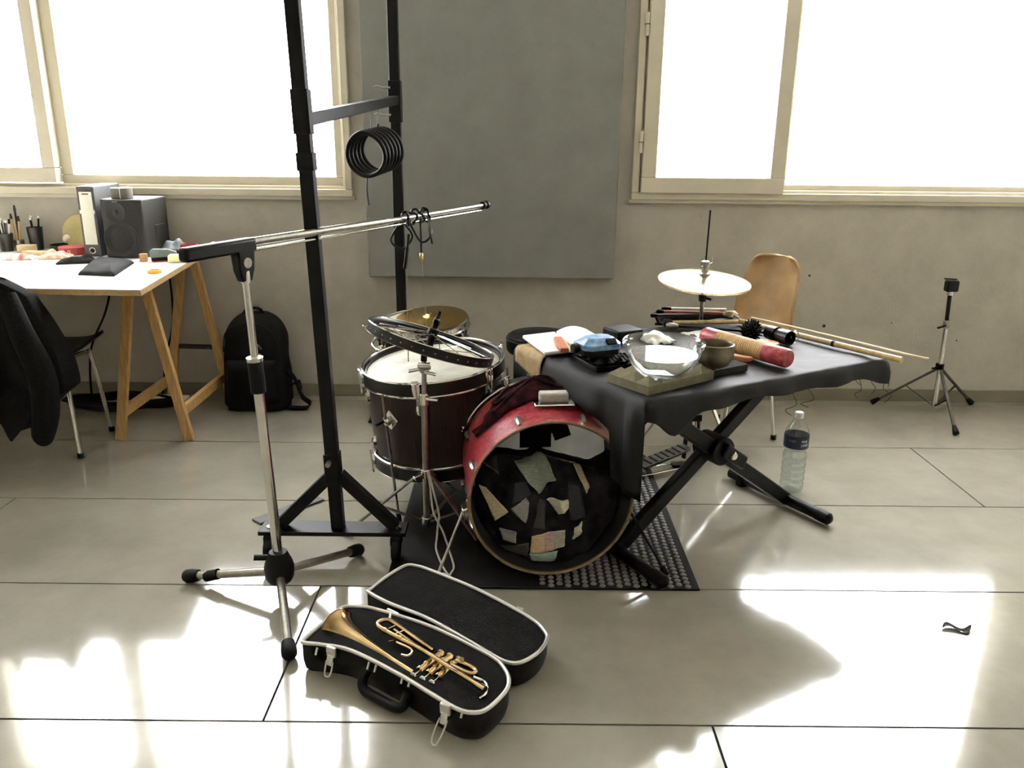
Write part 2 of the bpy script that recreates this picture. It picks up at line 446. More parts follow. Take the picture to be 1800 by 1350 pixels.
c = MB().cyl(HB.lerp(TB, .60), HB.lerp(TB, .705), .021, n=20).build('clutch', m_blackp, ms, True, bevel=.003)
MB().cyl(HB.lerp(TB, .70), HB.lerp(TB, .712), .0225, n=20).build('clutch_ring', m_chrome, c, True)
MB().cyl(HB.lerp(TB, .70), HB.lerp(TB, .955), .0105, n=20).build('upper_tube', m_chrome, ms, True)
MB().cyl(HB.lerp(TB, .94), HB.lerp(TB, .975), .014, n=20).build('thread_collar', m_chrome, ms, True)
BT = Vector((-.713, 2.16, 1.044)); BD = Vector((.359, .64, .014)).normalized()
xb, yb, zb = frame(BD)
MB().loft([[TB + Vector((0, 0, dz)) + BD * a * s1 + yb * b * s2 for a, b in ((-1, -1), (1, -1), (1, 1), (-1, 1))] for dz, s1, s2 in ((-.05, .016, .012), (-.02, .026, .014), (.02, .028, .016), (.052, .034, .016))]).build('boom_bracket', m_blackp, ms, True, bevel=.004)
MB().cyl(TB + yb * .017 + Vector((0, 0, -.0)), TB - yb * .02 + Vector((0, 0, -.0)), .014).build('pivot_bolt', m_steel, ms, True)
MB().bar(BT - BD * .19, BT + BD * .04, .034, .036).build('boom_grip', m_blackp, ms, True, bevel=.008)
MB().ell(BT - BD * .075 - yb * .018 + Vector((0, 0, .006)), .012, .012, .012).build('grip_screw', m_steel, ms, True)
MB().cyl(BT + BD * .03 + Vector((0, 0, .006)), BT + BD * .62, .0115, n=14).build('boom', m_steel, ms, True)
MB().cyl(BT + BD * .6, BT + BD * 1.22, .0085, n=14).build('boom_extension', m_steel, ms, True)
MB().cyl(BT + BD * .03 - Vector((0, 0, .016)), BT + BD * 1.20 - Vector((0, 0, .018)), .0042, n=10).build('thin_rod', m_chrome, ms, True)
MB().lathe([(.0, 0), (.014, 0), (.015, .012), (.012, .02), (.016, .024), (.016, .036), (.008, .05), (.0, .05)], 14, BT + BD * 1.21, BD).build('boom_tip', m_blackp, ms, True)

# cord knotted around the boom, and the two hanging wires
W0 = BT + BD * .72
kn = thing('knotted_cord', 'black cord knotted around the microphone boom with loose ends', 'cord', W0)
cp = []
for i in range(40):
    a = 2 * PI * i / 10; cp.append(W0 + BD * (.004 * i - .02) + (xb * math.cos(a) + yb * math.sin(a)) * (.021 + .006 * math.sin(i * 1.7)))
MB().tube(spline(cp, 3), .0042, 6).build('winding', m_black, kn, True)
MB().tube(spline([W0 - BD * .02, W0 + Vector((-.05, -.02, -.07)), W0 + Vector((-.01, -.02, -.10)), W0 + Vector((.02, 0, -.06)), W0 + Vector((.0, -.02, -.02))]), .0038, 6).build('loop', m_black, kn, True)
MB().tube(spline([W0 + BD * .01, W0 + Vector((.05, -.02, -.075)), W0 + Vector((.085, -.01, -.05)), W0 + BD * .12]), .0038, 6).build('loop', m_black, kn, True)
MB().tube(spline([W0 + Vector((.01, -.02, -.05)), W0 + Vector((.004, -.02, -.10)), W0 + Vector((-.006, -.02, -.165))]), [.005] * 6 + [.0065] * 7, 6).build('loose_end', m_black, kn, True)
MB().tube(spline([W0 + BD * .14, W0 + BD * .13 + Vector((.005, -.01, -.05)), W0 + BD * .135 + Vector((.01, -.01, -.10))]), .004, 6).build('loose_end', m_black, kn, True)
MB().tube(spline([W0 + BD * .08 + Vector((0, 0, .01)), W0 + BD * .085 + Vector((.0, -.01, -.06)), W0 + BD * .085 + Vector((.0, -.01, -.14))]), .004, 6).build('loose_end', m_black, kn, True)
for nm, lb, p0, p1, bd in (('hanging_wire', 'thin wire with a small bead hanging from the boom to the drum head', W0 + BD * .085 + Vector((0, -.01, -.14)), Vector((-.30, 2.83, .585)), True), ('hanging_wire', 'thinner beadless wire hanging left of the beaded one over the drum', W0 + Vector((.0, -.01, -.16)), Vector((-.368, 2.80, .556)), False)):
    t = thing(nm, lb, 'wire', p1, group='wires hanging over the drum')
    MB().tube([p0, p0.lerp(p1, .5), p1], .0012, 5).build('strand', m_steel, t, True)
    MB().tube([p0.lerp(p1, .66), p1], .0022, 6).build('rod', m_steel, t, True)
    if bd: MB().lathe([(.0, -.022), (.007, -.02), (.009, -.004), (.006, .012), (.002, .016)], 12, p0).build('bead', m_brass, t, True)
# ================================================================== drums
def lug(mb, c, out, up, L=.05):
    c = Vector(c); out = Vector(out).normalized(); up = Vector(up).normalized(); sd = up.cross(out)
    prof = [(-1, .006), (-.8, .011), (-.3, .013), (.5, .011), (1, .007)]
    return mb.loft([[c + up * L / 2 * t + sd * a * r * .9 + out * b for a, b in ((-1, 0), (-.8, r), (0, r * 1.35), (.8, r), (1, 0))] for t, r in prof])
def claw_set(root, ang, RR, zt, s, rodL):
    """claw hook over a hoop with its tension rod and lug; s=+1 at the top end, -1 at the bottom"""
    d = Vector((math.cos(ang), math.sin(ang), 0)); t = Vector((-d.y, d.x, 0)); k = Vector((0, 0, s))
    c0 = d * (RR + .016)
    cl = MB().loft([[c0 + k * (zt * s + h) + t * wv * a + d * o for a, o in ((-1, -.004), (1, -.004), (.8, .007), (-.8, .007))] for h, wv in ((-.05, .004), (-.034, .014), (-.012, .017), (.004, .015))]).build('claw', m_chrome, root, bevel=.002)
    MB().cyl(c0 + d * .008 + k * (zt * s + .012), c0 + d * .008 + k * (zt * s - rodL), .0032, n=8).build('tension_rod', m_chrome, cl)
    MB().bar(c0 + d * .008 + k * (zt * s + .012) - t * .012, c0 + d * .008 + k * (zt * s + .012) + t * .012, .006, .006).build('rod_handle', m_chrome, cl)
    lug(MB(), d * (RR - .002) + k * (zt * s - rodL - .012), d, k, .062).build('lug', m_chrome, root)

n_t = Vector((-math.sin(R(4.5)), -math.sin(R(3.5)), .994)).normalized()
HT = .36
top = Vector((-.285, 2.83, .556)); M = axM(top - n_t * HT, n_t, (1, 0, 0))
tm = thing('upright_bass_drum', 'dark wood drum standing upright on rod legs with white head', 'drum', M=M)
TR = .243
MB().lathe([(TR - .006, .012), (TR, .012), (TR, HT - .012), (TR - .006, HT - .012)], 64, closed=True).build('shell', m_dkwood, tm)
for zc, nm in ((HT - .022, 'hoop'), (.022, 'hoop')):
    h = MB().ring((0, 0, zc), (0, 0, 1), TR + .002, TR + .014, .044, 64).build(nm, m_hoop, tm, bevel=.002)
    e = .023 if zc > .1 else -.023
    MB().torus((0, 0, zc + e), (0, 0, 1), TR + .009, .0045, 64).build('hoop_trim', m_chrome, h)
    MB().torus((0, 0, zc - e * 1.12), (0, 0, 1), TR + .008, .0052, 64).build('flesh_ring', m_chrome, h)
MB().lathe([(0, HT - .016), (TR - .01, HT - .016), (TR + .002, HT - .024)], 64).build('batter_head', m_head, tm)
MB().lathe([(0, .016), (TR - .01, .016), (TR + .002, .024)], 64).build('bottom_head', m_head, tm)
for k in range(6):
    a = R(-97 + 60 * k)
    claw_set(tm, a, TR, HT, 1, .072); claw_set(tm, a, TR, 0, -1, .072)
for k, a in enumerate((-125, -5, 115)):
    d = Vector((math.cos(R(a)), math.sin(R(a)), 0)); t = Vector((-d.y, d.x, 0)); u = Vector((0, 0, 1))
    c = d * (TR + .003) + u * .22
    br = MB().obox(c, ((t + u).normalized(), (u - t).normalized(), d), (.026, .026, .004)).build('leg_bracket', m_chrome, tm, bevel=.004)
    MB().ell(c + d * .014, .014, .014, .016).build('bracket_clamp', m_chrome, br)
    MB().cyl(c + d * .024 - t * .012, c + d * .055 - t * .012, .0055).build('wing_screw', m_black, br)
    zb = -.196 - (c.x * -math.sin(R(4.5))) * 0
    lgp = [c + d * .02 + u * .10, c + d * .02 - u * .06, c + d * .02 - u * .26]
    # reach the floor: local z of the floor under this leg
    Wp = M @ lgp[-1]; lgp[-1] = lgp[-1] - n_t.z * u * (Wp.z - .012)
    L = MB().tube(lgp, .005, 10).build('leg', m_steel, tm)
    MB().cyl(lgp[-1] - u * .004, lgp[-1] + u * .03, .009, n=12).build('leg_tip', m_rubber, L)

# bicycle wheel on a chrome stand
WC = Vector((-.263, 2.56, .69)); wn = Vector((.295, .122, .95)).normalized()
cs = thing('cymbal_stand', 'chrome tripod stand in front of the wooden drum holding a wheel', 'stand', (-.288, 2.56, 0))
MB().cyl((-.288, 2.56, .045), (-.288, 2.56, .50), .0115, n=16).build('lower_tube', m_steel, cs, True)
MB().cyl((-.288, 2.56, .49), (-.286, 2.56, .60), .0085, n=16).build('upper_tube', m_steel, cs, True)
MB().cyl((-.288, 2.56, .475), (-.288, 2.56, .515), .016, n=16).build('height_collar', m_chrome, cs, True, bevel=.003)
MB().cyl((-.28, 2.545, .50), (-.24, 2.53, .50), .005).build('wing_bolt', m_chrome, cs, True)
tl = MB().ell((-.286, 2.555, .605), .02, .017, .024).build('tilter', m_chrome, cs, True)
MB().cyl((-.305, 2.545, .612), (-.262, 2.545, .612), .0125).build('tilter_gear', m_chrome, tl, True, bevel=.002)
MB().bar((-.288, 2.545, .604), (-.335, 2.535, .596), .016, .008).build('tilter_wing', m_chrome, tl, True, bevel=.002)
MB().bar((-.284, 2.545, .592), (-.245, 2.535, .586), .016, .008).build('tilter_wing', m_chrome, tl, True, bevel=.002)
MB().tube(spline([(-.286, 2.558, .61), (-.284, 2.556, .645), (-.268, 2.559, .668), WC]), .0105, 10).build('tilter_arm', m_black, cs, True)
for q in ((-.566, 2.552, .012), (-.13, 2.80, .014), (-.10, 2.47, .014)):
    q = Vector(q); a = Vector((-.288, 2.56, .235)) + (Vector((q.x, q.y, 0)) - Vector((-.288, 2.56, 0))).normalized() * .016
    lg = MB().bar(a, q, .016, .007).build('leg', m_steel, cs, True, bevel=.001)
    MB().cyl(a.lerp(q, .93), a.lerp(q, 1.02), .0115).build('rubber_foot', m_rubber, lg, True)
    MB().bar(Vector((-.288, 2.56, .055)) + (a - Vector((-.288, 2.56, .235))) * .8, a.lerp(q, .55), .013, .005).build('leg_brace', m_steel, cs, True)
for z in (.232, .055):
    MB().cyl((-.288, 2.56, z - .016), (-.288, 2.56, z + .016), .019, n=16).build('leg_collar', m_chrome, cs, True, bevel=.003)
MB().bar((-.30, 2.545, .232), (-.325, 2.53, .225), .02, .014).build('wing_bolt', m_chrome, cs, True, bevel=.002)
wh = thing('bicycle_wheel', 'small black bicycle wheel with bare spokes tilted over the drum', 'wheel', M=axM(WC, wn, (1, 0, 0)))
RW = .203
MB().lathe([(RW - .012, -.014), (RW + .004, -.017), (RW + .007, -.015), (RW + .007, .013), (RW + .003, .015), (RW - .002, .009), (RW - .012, .007)], 72, closed=True).build('rim', m_hoop, wh)
MB().torus((0, 0, .0145), (0, 0, 1), RW + .005, .0023, 72, 6).build('rim_edge', m_chrome, wh)
MB().torus((0, 0, -.0155), (0, 0, 1), RW + .005, .0018, 72, 6).build('rim_edge', m_steel, wh)
for k in range(36):
    a = 2 * PI * k / 36
    MB().cyl(((RW + .006) * math.cos(a), (RW + .006) * math.sin(a), -.002), ((RW + .0085) * math.cos(a), (RW + .0085) * math.sin(a), -.002), .0025, n=8).build('spoke_hole', m_steel, wh)
hb = MB().lathe([(0, -.03), (.022, -.03), (.022, -.025), (.012, -.018), (.012, .018), (.022, .025), (.022, .03), (0, .03)], 20).build('hub', m_black, wh)
MB().lathe([(0, .028), (.020, .03), (.018, .042), (.010, .046), (.010, .06), (.013, .062), (.011, .074), (.006, .078), (.006, .102), (.0, .104)], 14).build('axle', m_black, hb)
for k in range(24):
    a = 2 * PI * k / 24; sgn = 1 if k % 2 else -1; off = R(62) * (1 if (k // 2) % 2 else -1)
    p = Vector((.0205 * math.cos(a + off), .0205 * math.sin(a + off), .0275 * sgn)); q = Vector(((RW - .012) * math.cos(a), (RW - .012) * math.sin(a), -.002))
    MB().cyl(p, q, .0017, n=6).build('spoke', m_chrome, wh)

# looped white cord hanging on the stand
m_cord = mat('white_cord', 'b9b7ae', .7, var=.1, scale=80)
cd = thing('looped_cord', 'pale looped cord hanging from the stand down to the mat', 'cord', (-.25, 2.45, 0))
MB().tube(spline([(-.276, 2.54, .245), (-.262, 2.525, .19), (-.242, 2.51, .105), (-.244, 2.49, .075), (-.246, 2.47, .04), (-.245, 2.43, .014), (-.213, 2.32, .012), (-.19, 2.27, .012), (-.185, 2.285, .012), (-.18, 2.33, .012), (-.205, 2.44, .014), (-.225, 2.48, .05), (-.243, 2.495, .08), (-.262, 2.51, .12), (-.272, 2.53, .2), (-.280, 2.54, .245)], 5), .0036, 8).build('cord', m_cord, cd, True)

# snare drum with a small cymbal on it
n_s = Vector((-.02, -.075, 1)).normalized(); ts = Vector((-.372, 3.40, .572)); HS = .135
sn = thing('snare_drum', 'chrome rimmed snare drum standing behind the dark wood drum', 'drum', M=axM(ts - n_s * HS, n_s, (1, 0, 0)))
SR = .178
m_snsh = mat('snare_shell', '3a3a3b', .25, .6, var=.2, scale=20)
MB().lathe([(SR - .005, .01), (SR, .01), (SR, HS - .01), (SR - .005, HS - .01)], 56, closed=True).build('shell', m_snsh, sn)
for zc in (HS - .012, .012):
    MB().lathe([(SR + .004, zc - .011), (SR + .014, zc - .011), (SR + .014, zc - .008), (SR + .007, zc - .006), (SR + .007, zc + .012), (SR + .010, zc + .015), (SR + .004, zc + .015)], 56, closed=True).build('hoop', m_chrome, sn)
MB().lathe([(0, HS - .004), (SR - .004, HS - .004), (SR + .003, HS - .01)], 56).build('batter_head', m_head, sn)
MB().lathe([(0, .006), (SR, .006)], 56).build('snare_side_head', m_head, sn)
for k in range(8):
    a = R(20 + 45 * k); d = Vector((math.cos(a), math.sin(a), 0))
    MB().cyl(d * (SR + .011) + Vector((0, 0, HS + .006)), d * (SR + .011) + Vector((0, 0, .0)), .003, n=8).build('tension_rod', m_chrome, sn)
    lug(MB(), d * (SR - .002) + Vector((0, 0, HS / 2)), d, (0, 0, 1), .06).build('lug', m_chrome, sn)
d = Vector((-.97, -.24, 0)).normalized(); t = Vector((-d.y, d.x, 0))
th_ = MB().obox(d * (SR + .016) + Vector((0, 0, .075)), (t, (0, 0, 1), d), (.016, .045, .012)).build('strainer', m_chrome, sn, bevel=.004)
MB().bar(d * (SR + .03) + Vector((0, 0, .11)), d * (SR + .085) + t * .0 + Vector((0, 0, .135)), .02, .008).build('strainer_lever', m_chrome, th_, bevel=.003)
MB().tube(spline([d * (SR + .03) + Vector((0, 0, .08)), d * (SR + .05) + t * .03 + Vector((0, 0, .06)), d * (SR + .035) + t * .09 + Vector((0, 0, .05)), d * (SR + .03) + t * .13 + Vector((0, 0, .052))]), .006, 8).build('strainer_arm', m_chrome, th_)
ss = thing('snare_stand', 'chrome tripod snare stand with black rubber arms behind the wood drum', 'stand', (-.36, 3.40, 0))
MB().cyl((-.36, 3.41, .05), (-.36, 3.41, .36), .012).build('tube', m_chrome, ss, True)
for a in (95, 215, 335):
    d = Vector((math.cos(R(a)), math.sin(R(a)), 0)); o = Vector((-.36, 3.41, 0))
    MB().bar(o + d * .01 + Vector((0, 0, .22)), o + d * .27 + Vector((0, 0, .012)), .016, .007).build('leg', m_chrome, ss, True)
    b_ = ts - n_s * HS
    ar = MB().tube([Vector((-.36, 3.41, .36)), Vector((b_.x, b_.y, b_.z - .035)) + d * .15, Vector((b_.x, b_.y, b_.z - .012)) + d * .195, Vector((b_.x, b_.y, b_.z + .02)) + d * .205], .007, 8).build('basket_arm', m_chrome, ss, True)
    MB().cyl(Vector((b_.x, b_.y, b_.z - .02)) + d * .205, Vector((b_.x, b_.y, b_.z + .03)) + d * .21, .012).build('arm_grip', m_rubber, ar, True)
cy = thing('splash_cymbal', 'small golden brown cymbal lying on the snare drum behind the wheel', 'cymbal', M=axM(ts + n_s * .012 + Vector((.03, -.02, .004)), Vector((-.06, -.14, 1)), (1, 0, 0)))
MB().lathe([(.006, .022), (.02, .021), (.034, .012), (.042, .011), (.10, .007), (.152, .0), (.152, -.0012), (.10, .0055), (.042, .0095), (.006, .02)], 64).build('plate', m_cymbal, cy)

# ================================================================== red bass drum
FC = Vector((.125, 2.275, .268)); RC = Vector((.080, 2.695, .268)); AX = (FC - RC).normalized(); DL = (FC - RC).length
bd = thing('bass_drum', 'red sparkle bass drum lying on its side with an open front', 'drum', M=axM(RC, AX, (1, 0, 0)))
BR = .254     # local: z from rear (0) to front (DL); x right; y = z cross x -> up
m_inside = mat('shell_inside', '151413', .7, var=.3, scale=20)
m_edge = mat('bare_wood_edge', '7a6748', .6, var=.25, scale=40)
m_tape = mat('gaffer_tape', '080808', .6, var=.3, scale=60, spec=.2)
mb = MB().lathe([(BR, .03), (BR, DL - .002)], 96); mb.build('outer_wrap', m_red, bd)
MB().lathe([(BR - .008, .02), (BR - .008, DL - .002)], 96).build('shell_lining', m_inside, bd)
MB().lathe([(BR + .0004, DL - .006), (BR + .0004, DL - .001), (BR - .003, DL + .001), (BR - .0045, DL), (BR - .0082, DL - .004), (BR - .0082, DL - .008)], 96).build('bearing_edge', m_edge, bd)
MB().lathe([(0, .024), (BR - .012, .024), (BR - .004, .03)], 72).build('batter_head', m_head, bd)
hp = MB().ring((0, 0, .012), (0, 0, 1), BR - .004, BR + .016, .044, 96).build('hoop', m_hoop, bd, bevel=.002)
MB().torus((0, 0, .036), (0, 0, 1), BR + .012, .0045, 96).build('hoop_trim', m_chrome, hp)
for k in range(8):
    a = R(22.5 + 45 * k); d = Vector((math.cos(a), math.sin(a), 0)); t = Vector((-d.y, d.x, 0)); c0 = d * (BR + .018)
    cl = MB().loft([[c0 + Vector((0, 0, h)) + t * wv * s_ + d * o for s_, o in ((-1, -.004), (1, -.004), (.8, .007), (-.8, .007))] for h, wv in ((-.016, .014), (.0, .018), (.03, .016), (.05, .004))]).build('claw', m_chrome, bd, bevel=.002)
    MB().cyl(c0 + d * .006 + Vector((0, 0, -.02)), c0 + d * .006 + Vector((0, 0, .08)), .0032, n=8).build('tension_rod', m_chrome, cl)
    MB().bar(c0 + d * .006 - t * .022 + Vector((0, 0, -.02)), c0 + d * .006 + t * .022 + Vector((0, 0, -.02)), .006, .006).build('rod_handle', m_chrome, cl)
    lug(MB(), d * (BR - .002) + Vector((0, 0, .105)), d, (0, 0, 1), .07).build('lug', m_steel, bd)
    lug(MB(), d * (BR - .002) + Vector((0, 0, DL - .06)), d, (0, 0, 1), .07).build('lug', m_steel, bd)
# tape cross on the head, seen through the open front
for i, (x_, y_, wd, ht, a) in enumerate(((.01, .105, .13, .075, 3), (-.062, .150, .06, .085, 45), (.085, .170, .06, .10, -38), (.01, .165, .12, .06, -2), (.085, .085, .06, .07, 20), (.0, .05, .11, .06, 0))):
    ca, sa = math.cos(R(a)), math.sin(R(a))
    MB().obox((x_, y_, .0265 + .0006 * i), ((ca, sa, 0), (-sa, ca, 0), (0, 0, 1)), (wd / 2, ht / 2, .0006)).build('tape_strip', m_tape, bd)
for s_ in (-1, 1):
    a = R(-90 + s_ * 72); d = Vector((math.cos(a), math.sin(a), 0))
    b = MB().obox(d * (BR + .012) + Vector((0, 0, DL - .11)), (d, Vector((-d.y, d.x, 0)), (0, 0, 1)), (.012, .026, .03)).build('spur_bracket', m_chrome, bd, bevel=.005)
    tip = Vector((s_ * .365, -.254, DL + .035)); st_ = d * (BR + .026) + Vector((0, 0, DL - .12))
    sp_ = MB().tube([st_ + (st_ - tip) * .18, st_, tip], .0048, 10).build('spur', m_black if s_ > 0 else m_steel, bd)
    MB().cyl(tip, tip + (st_ - tip).normalized() * .03, .009).build('spur_tip', m_rubber, sp_)
pl = MB().box((.02, BR + .012, .285), (.125, .006, .055)).build('mount_plate', m_chrome, bd, bevel=.003)
MB().box((.02, BR + .030, .275), (.09, .032, .04)).build('mount_block', m_cord, pl, bevel=.006)

# patchwork quilt stuffed into the drum (coordinates in the drum's front plane)
QR = BR - .014
def q_top(s):
    return .085 + .035 * math.cos((s + .085) * 17) * (1 if s < .0 else .8) + .02 * math.sin(s * 23 + .5) - .9 * max(0, abs(s) - .15) ** 1.4
def q_bot(s): return -math.sqrt(max(.0001, QR * QR - s * s)) + .003
def q_depth(s, t):
    tt, tb = q_top(s), q_bot(s); mid, h = (tt + tb) / 2, max(.01, (tt - tb) / 2)
    k = max(-1, min(1, (t - mid) / h)); c = math.sqrt(1 - k * k)
    wr = .022 * nz((s * 12, t * 12, .3)) + .013 * nz((s * 30, t * 24, 1.7)) - .03 * math.exp(-((s - .0 + .25 * t) / .02) ** 2) * (t > -.1)
    return .04 + (.12 if k > 0 else .012) * (1 - c) + .05 * (abs(s) / QR) ** 3 - wr
def q_pt(s, t, lift=0.0): return Vector((s, t, DL - q_depth(s, t) + lift))
m_quilt = mat('quilt_dark', '09080b', .9, var=.6, scale=16, bump=.8, bscale=300, spec=.15, col2='2a282c')  # lighter second tone paints in the soft highlights on the folds
ql = thing('patchwork_quilt', 'dark patchwork quilt with pale patches stuffed inside the red drum', 'quilt', M=bd.matrix_basis.copy())
def q_fn(u, v):
    s = (-1 + 2 * u) * (QR - .012); tt, tb = q_top(s), q_bot(s); mid, h = (tt + tb) / 2, max(.004, (tt - tb) / 2)
    ph = R(-88 + 228 * v)
    t = mid + h * math.sin(ph)
    if ph <= PI / 2: return q_pt(s, t)
    p = q_pt(s, tt - .0001); return Vector((s, t, max(.05, p.z - .15 * (-math.cos(ph)))))
MB().sheet(q_fn, 64, 48).build('quilt_body', m_quilt, ql, smooth=80)
def px2st(px, py): return (px - 968) / 585.0, (887 - py) / 500.0
PATCH = [('c9bb94', [(841, 876), (853, 877), (893, 914), (870, 933)]), ('8d9485', [(907, 844), (961, 830), (981, 868), (949, 889)]),
         ('8b8a84', [(897, 908), (925, 892), (931, 901), (924, 930)]), ('d6d2ba', [(963, 899), (1005, 898), (1003, 912), (988, 928)]),
         ('c2b491', [(1011, 840), (1026, 847), (1044, 883), (1038, 893)]), ('d0b58e', [(935, 953), (960, 951), (960, 983), (933, 984)]),
         ('c8a79b', [(960, 951), (979, 950), (979, 982), (960, 983)]), ('b4b19c', [(979, 950), (998, 948), (998, 979), (979, 982)]),
         ('93a896', [(932, 985), (985, 984), (979, 1002), (938, 1003)]), ('bdb9a2', [(1013, 942), (1029, 935), (1026, 951), (1011, 964)]),
         ('8c8b86', [(878, 945), (907, 948), (907, 966), (884, 963)]), ('77766f', [(967, 830), (1003, 807), (1016, 816), (978, 834)]),
         ('4d4b4a', [(887, 806), (937, 803), (955, 827), (907, 833)]), ('4c4a49', [(847, 838), (878, 832), (878, 859), (852, 852)]), ('33323a', [(905, 870), (925, 866), (935, 888), (900, 902)]), ('3a3838', [(950, 895), (962, 900), (960, 945), (936, 940)]), ('2f2e33', [(1000, 870), (1026, 880), (1036, 930), (1006, 930)]), ('45433f', [(880, 975), (930, 965), (930, 990), (905, 993)]), ('3f3d40', [(1012, 812), (1048, 816), (1056, 838), (1022, 832)])]
for i, (c, q) in enumerate(PATCH):
    Q = [px2st(*p) for p in q]; m_ = mat('quilt_patch_%s' % c, c, .9, var=.25, scale=60, stretch=(1, 6, 1), bump=.4, bscale=500)
    def pf(u, v, Q=Q, i=i):
        s = (Q[0][0] * (1 - u) + Q[1][0] * u) * (1 - v) + (Q[3][0] * (1 - u) + Q[2][0] * u) * v
        t = (Q[0][1] * (1 - u) + Q[1][1] * u) * (1 - v) + (Q[3][1] * (1 - u) + Q[2][1] * u) * v
        t = min(t, q_top(s) - .004); t = max(t, q_bot(s) + .01)
        s += .004 * nz((u * 3, v * 3, i)); return q_pt(s, t, .004)
    MB().sheet(pf, 8, 8).build('patch', m_, ql, solid=.003, smooth=80)

# scarf bunched on top of the bass drum
m_scarf = mat('dark_red_scarf', '130a0b', .95, var=.4, scale=24, bump=.8, bscale=260, col2='472126', spec=.15)
sf = thing('scarf', 'crumpled dark red knitted scarf lying on top of the red drum', 'scarf', M=bd.matrix_basis.copy())
def scarf_fn(u, v):
    a = R(146 - 106 * u); zc = .185 - .02 * math.sin(u * PI) + .02 * math.sin(u * 9) + .05 * (1 - u) ** 3 + .05 * max(0, u - .45); wd = .016 + .05 * math.sin(PI * min(1, u * 1.05)) ** 1.2
    if u > .86: wd *= .8
    z = zc + wd * (2 * v - 1)
    hgt = (.012 + .034 * math.sin(PI * u) ** 1.5 + (.03 if u > .6 else 0) * math.sin(PI * (u - .6) / .4)) * (1 - abs(2 * v - 1) ** 4)
    hgt += max(0, .016 * nz((u * 9, v * 7, 2.2)) + .014 * math.sin(u * 21 + v * 7) * math.sin(PI * v))
    r = BR + .005 + max(0, hgt * .8); return Vector((r * math.cos(a), r * math.sin(a), z))
MB().sheet(scarf_fn, 60, 26).build('knit', m_scarf, sf, solid=.004, off=1.0, smooth=80)
for k, (v0, ph) in enumerate(((.55, 0), (.72, 1.2), (.35, 2.0))):
    pts = [scarf_fn(.2 + .72 * i / 30, v0 + .1 * math.sin(i * .35 + ph)) + Vector((0, .006, 0)) for i in range(31)]
    MB().tube(pts, .005, 6).build('fold', m_scarf, sf)
# ================================================================== X-stand table with black cloth
TA = Vector((.375, 2.163, 0)); TU = Vector((.872, .4895, 0)); TV = Vector((-.4895, .872, 0)); TZ = .62
def tp(u, v, z=0.0): return TA + TU * u + TV * v + Vector((0, 0, TZ + z))
xs_ = thing('keyboard_stand', 'black folding X-shaped keyboard stand under the cloth table', 'stand', (.68, 2.64, 0))
FL = Vector((.347, 2.42, .028)); FR_ = Vector((1.013, 2.864, .028)); PV = Vector((.68, 2.64, .312))
hv = Vector((-.503, .864, 0))
for nm, a in (('left', FL), ('right', FR_)):
    L = .24
    f_ = MB().cyl(a - hv * L, a + hv * L, .021, n=20).build('foot_bar', m_black, xs_, True, bevel=.004)
    for e in (-1, 1):
        MB().lathe([(.0, .012), (.012, .01), (.0225, 0), (.0225, -.05)], 18, a + hv * e * L, hv * e).build('end_cap', m_blackp, f_, True)
    MB().obox(a + hv * .17 + Vector((0, 0, -.004)), (hv, TU, (0, 0, 1)), (.016, .03, .024)).build('levelling_foot', m_rubber, f_, True, bevel=.004)
topL = Vector((.352, 2.425, .575)); topR = Vector((1.008, 2.858, .575))
MB().bar(FL, topR, .034, .05, (0, 0, 1)).build('leg', m_black, xs_, True, bevel=.006)
a2 = FR_ + hv * -.0; MB().bar(a2 - hv * .04, topL - hv * .04, .034, .05, (0, 0, 1)).build('leg', m_black, xs_, True, bevel=.006)
for a in (topL, topR):
    MB().bar(a - hv * .25, a + hv * .25, .03, .03).build('support_bar', m_black, xs_, True, bevel=.005)
MB().cyl(PV + hv * .03, PV - hv * .075, .05, n=28).build('locking_disc', m_blackp, xs_, True, bevel=.005)
lv = MB().obox(PV - hv * .085 + Vector((.035, .02, -.02)), (Vector((.7, .4, -.55)), hv, (.3, .2, .8)), (.06, .008, .024)).build('release_lever', m_black, xs_, True, bevel=.006)
MB().lathe([(0, .006), (.012, .004), (.014, 0)], 16, PV - hv * .096 + Vector((.022, .012, -.012)), -hv).build('lever_bolt', m_chrome, lv, True)

bo = MB().obox(tp(.5, .36, -.014), (TU, TV, (0, 0, 1)), (.498, .358, .012)).build('table_board', m_ply, bevel=.003)
tag(bo, 'flat board resting on the X-shaped stand under black cloth', 'board')

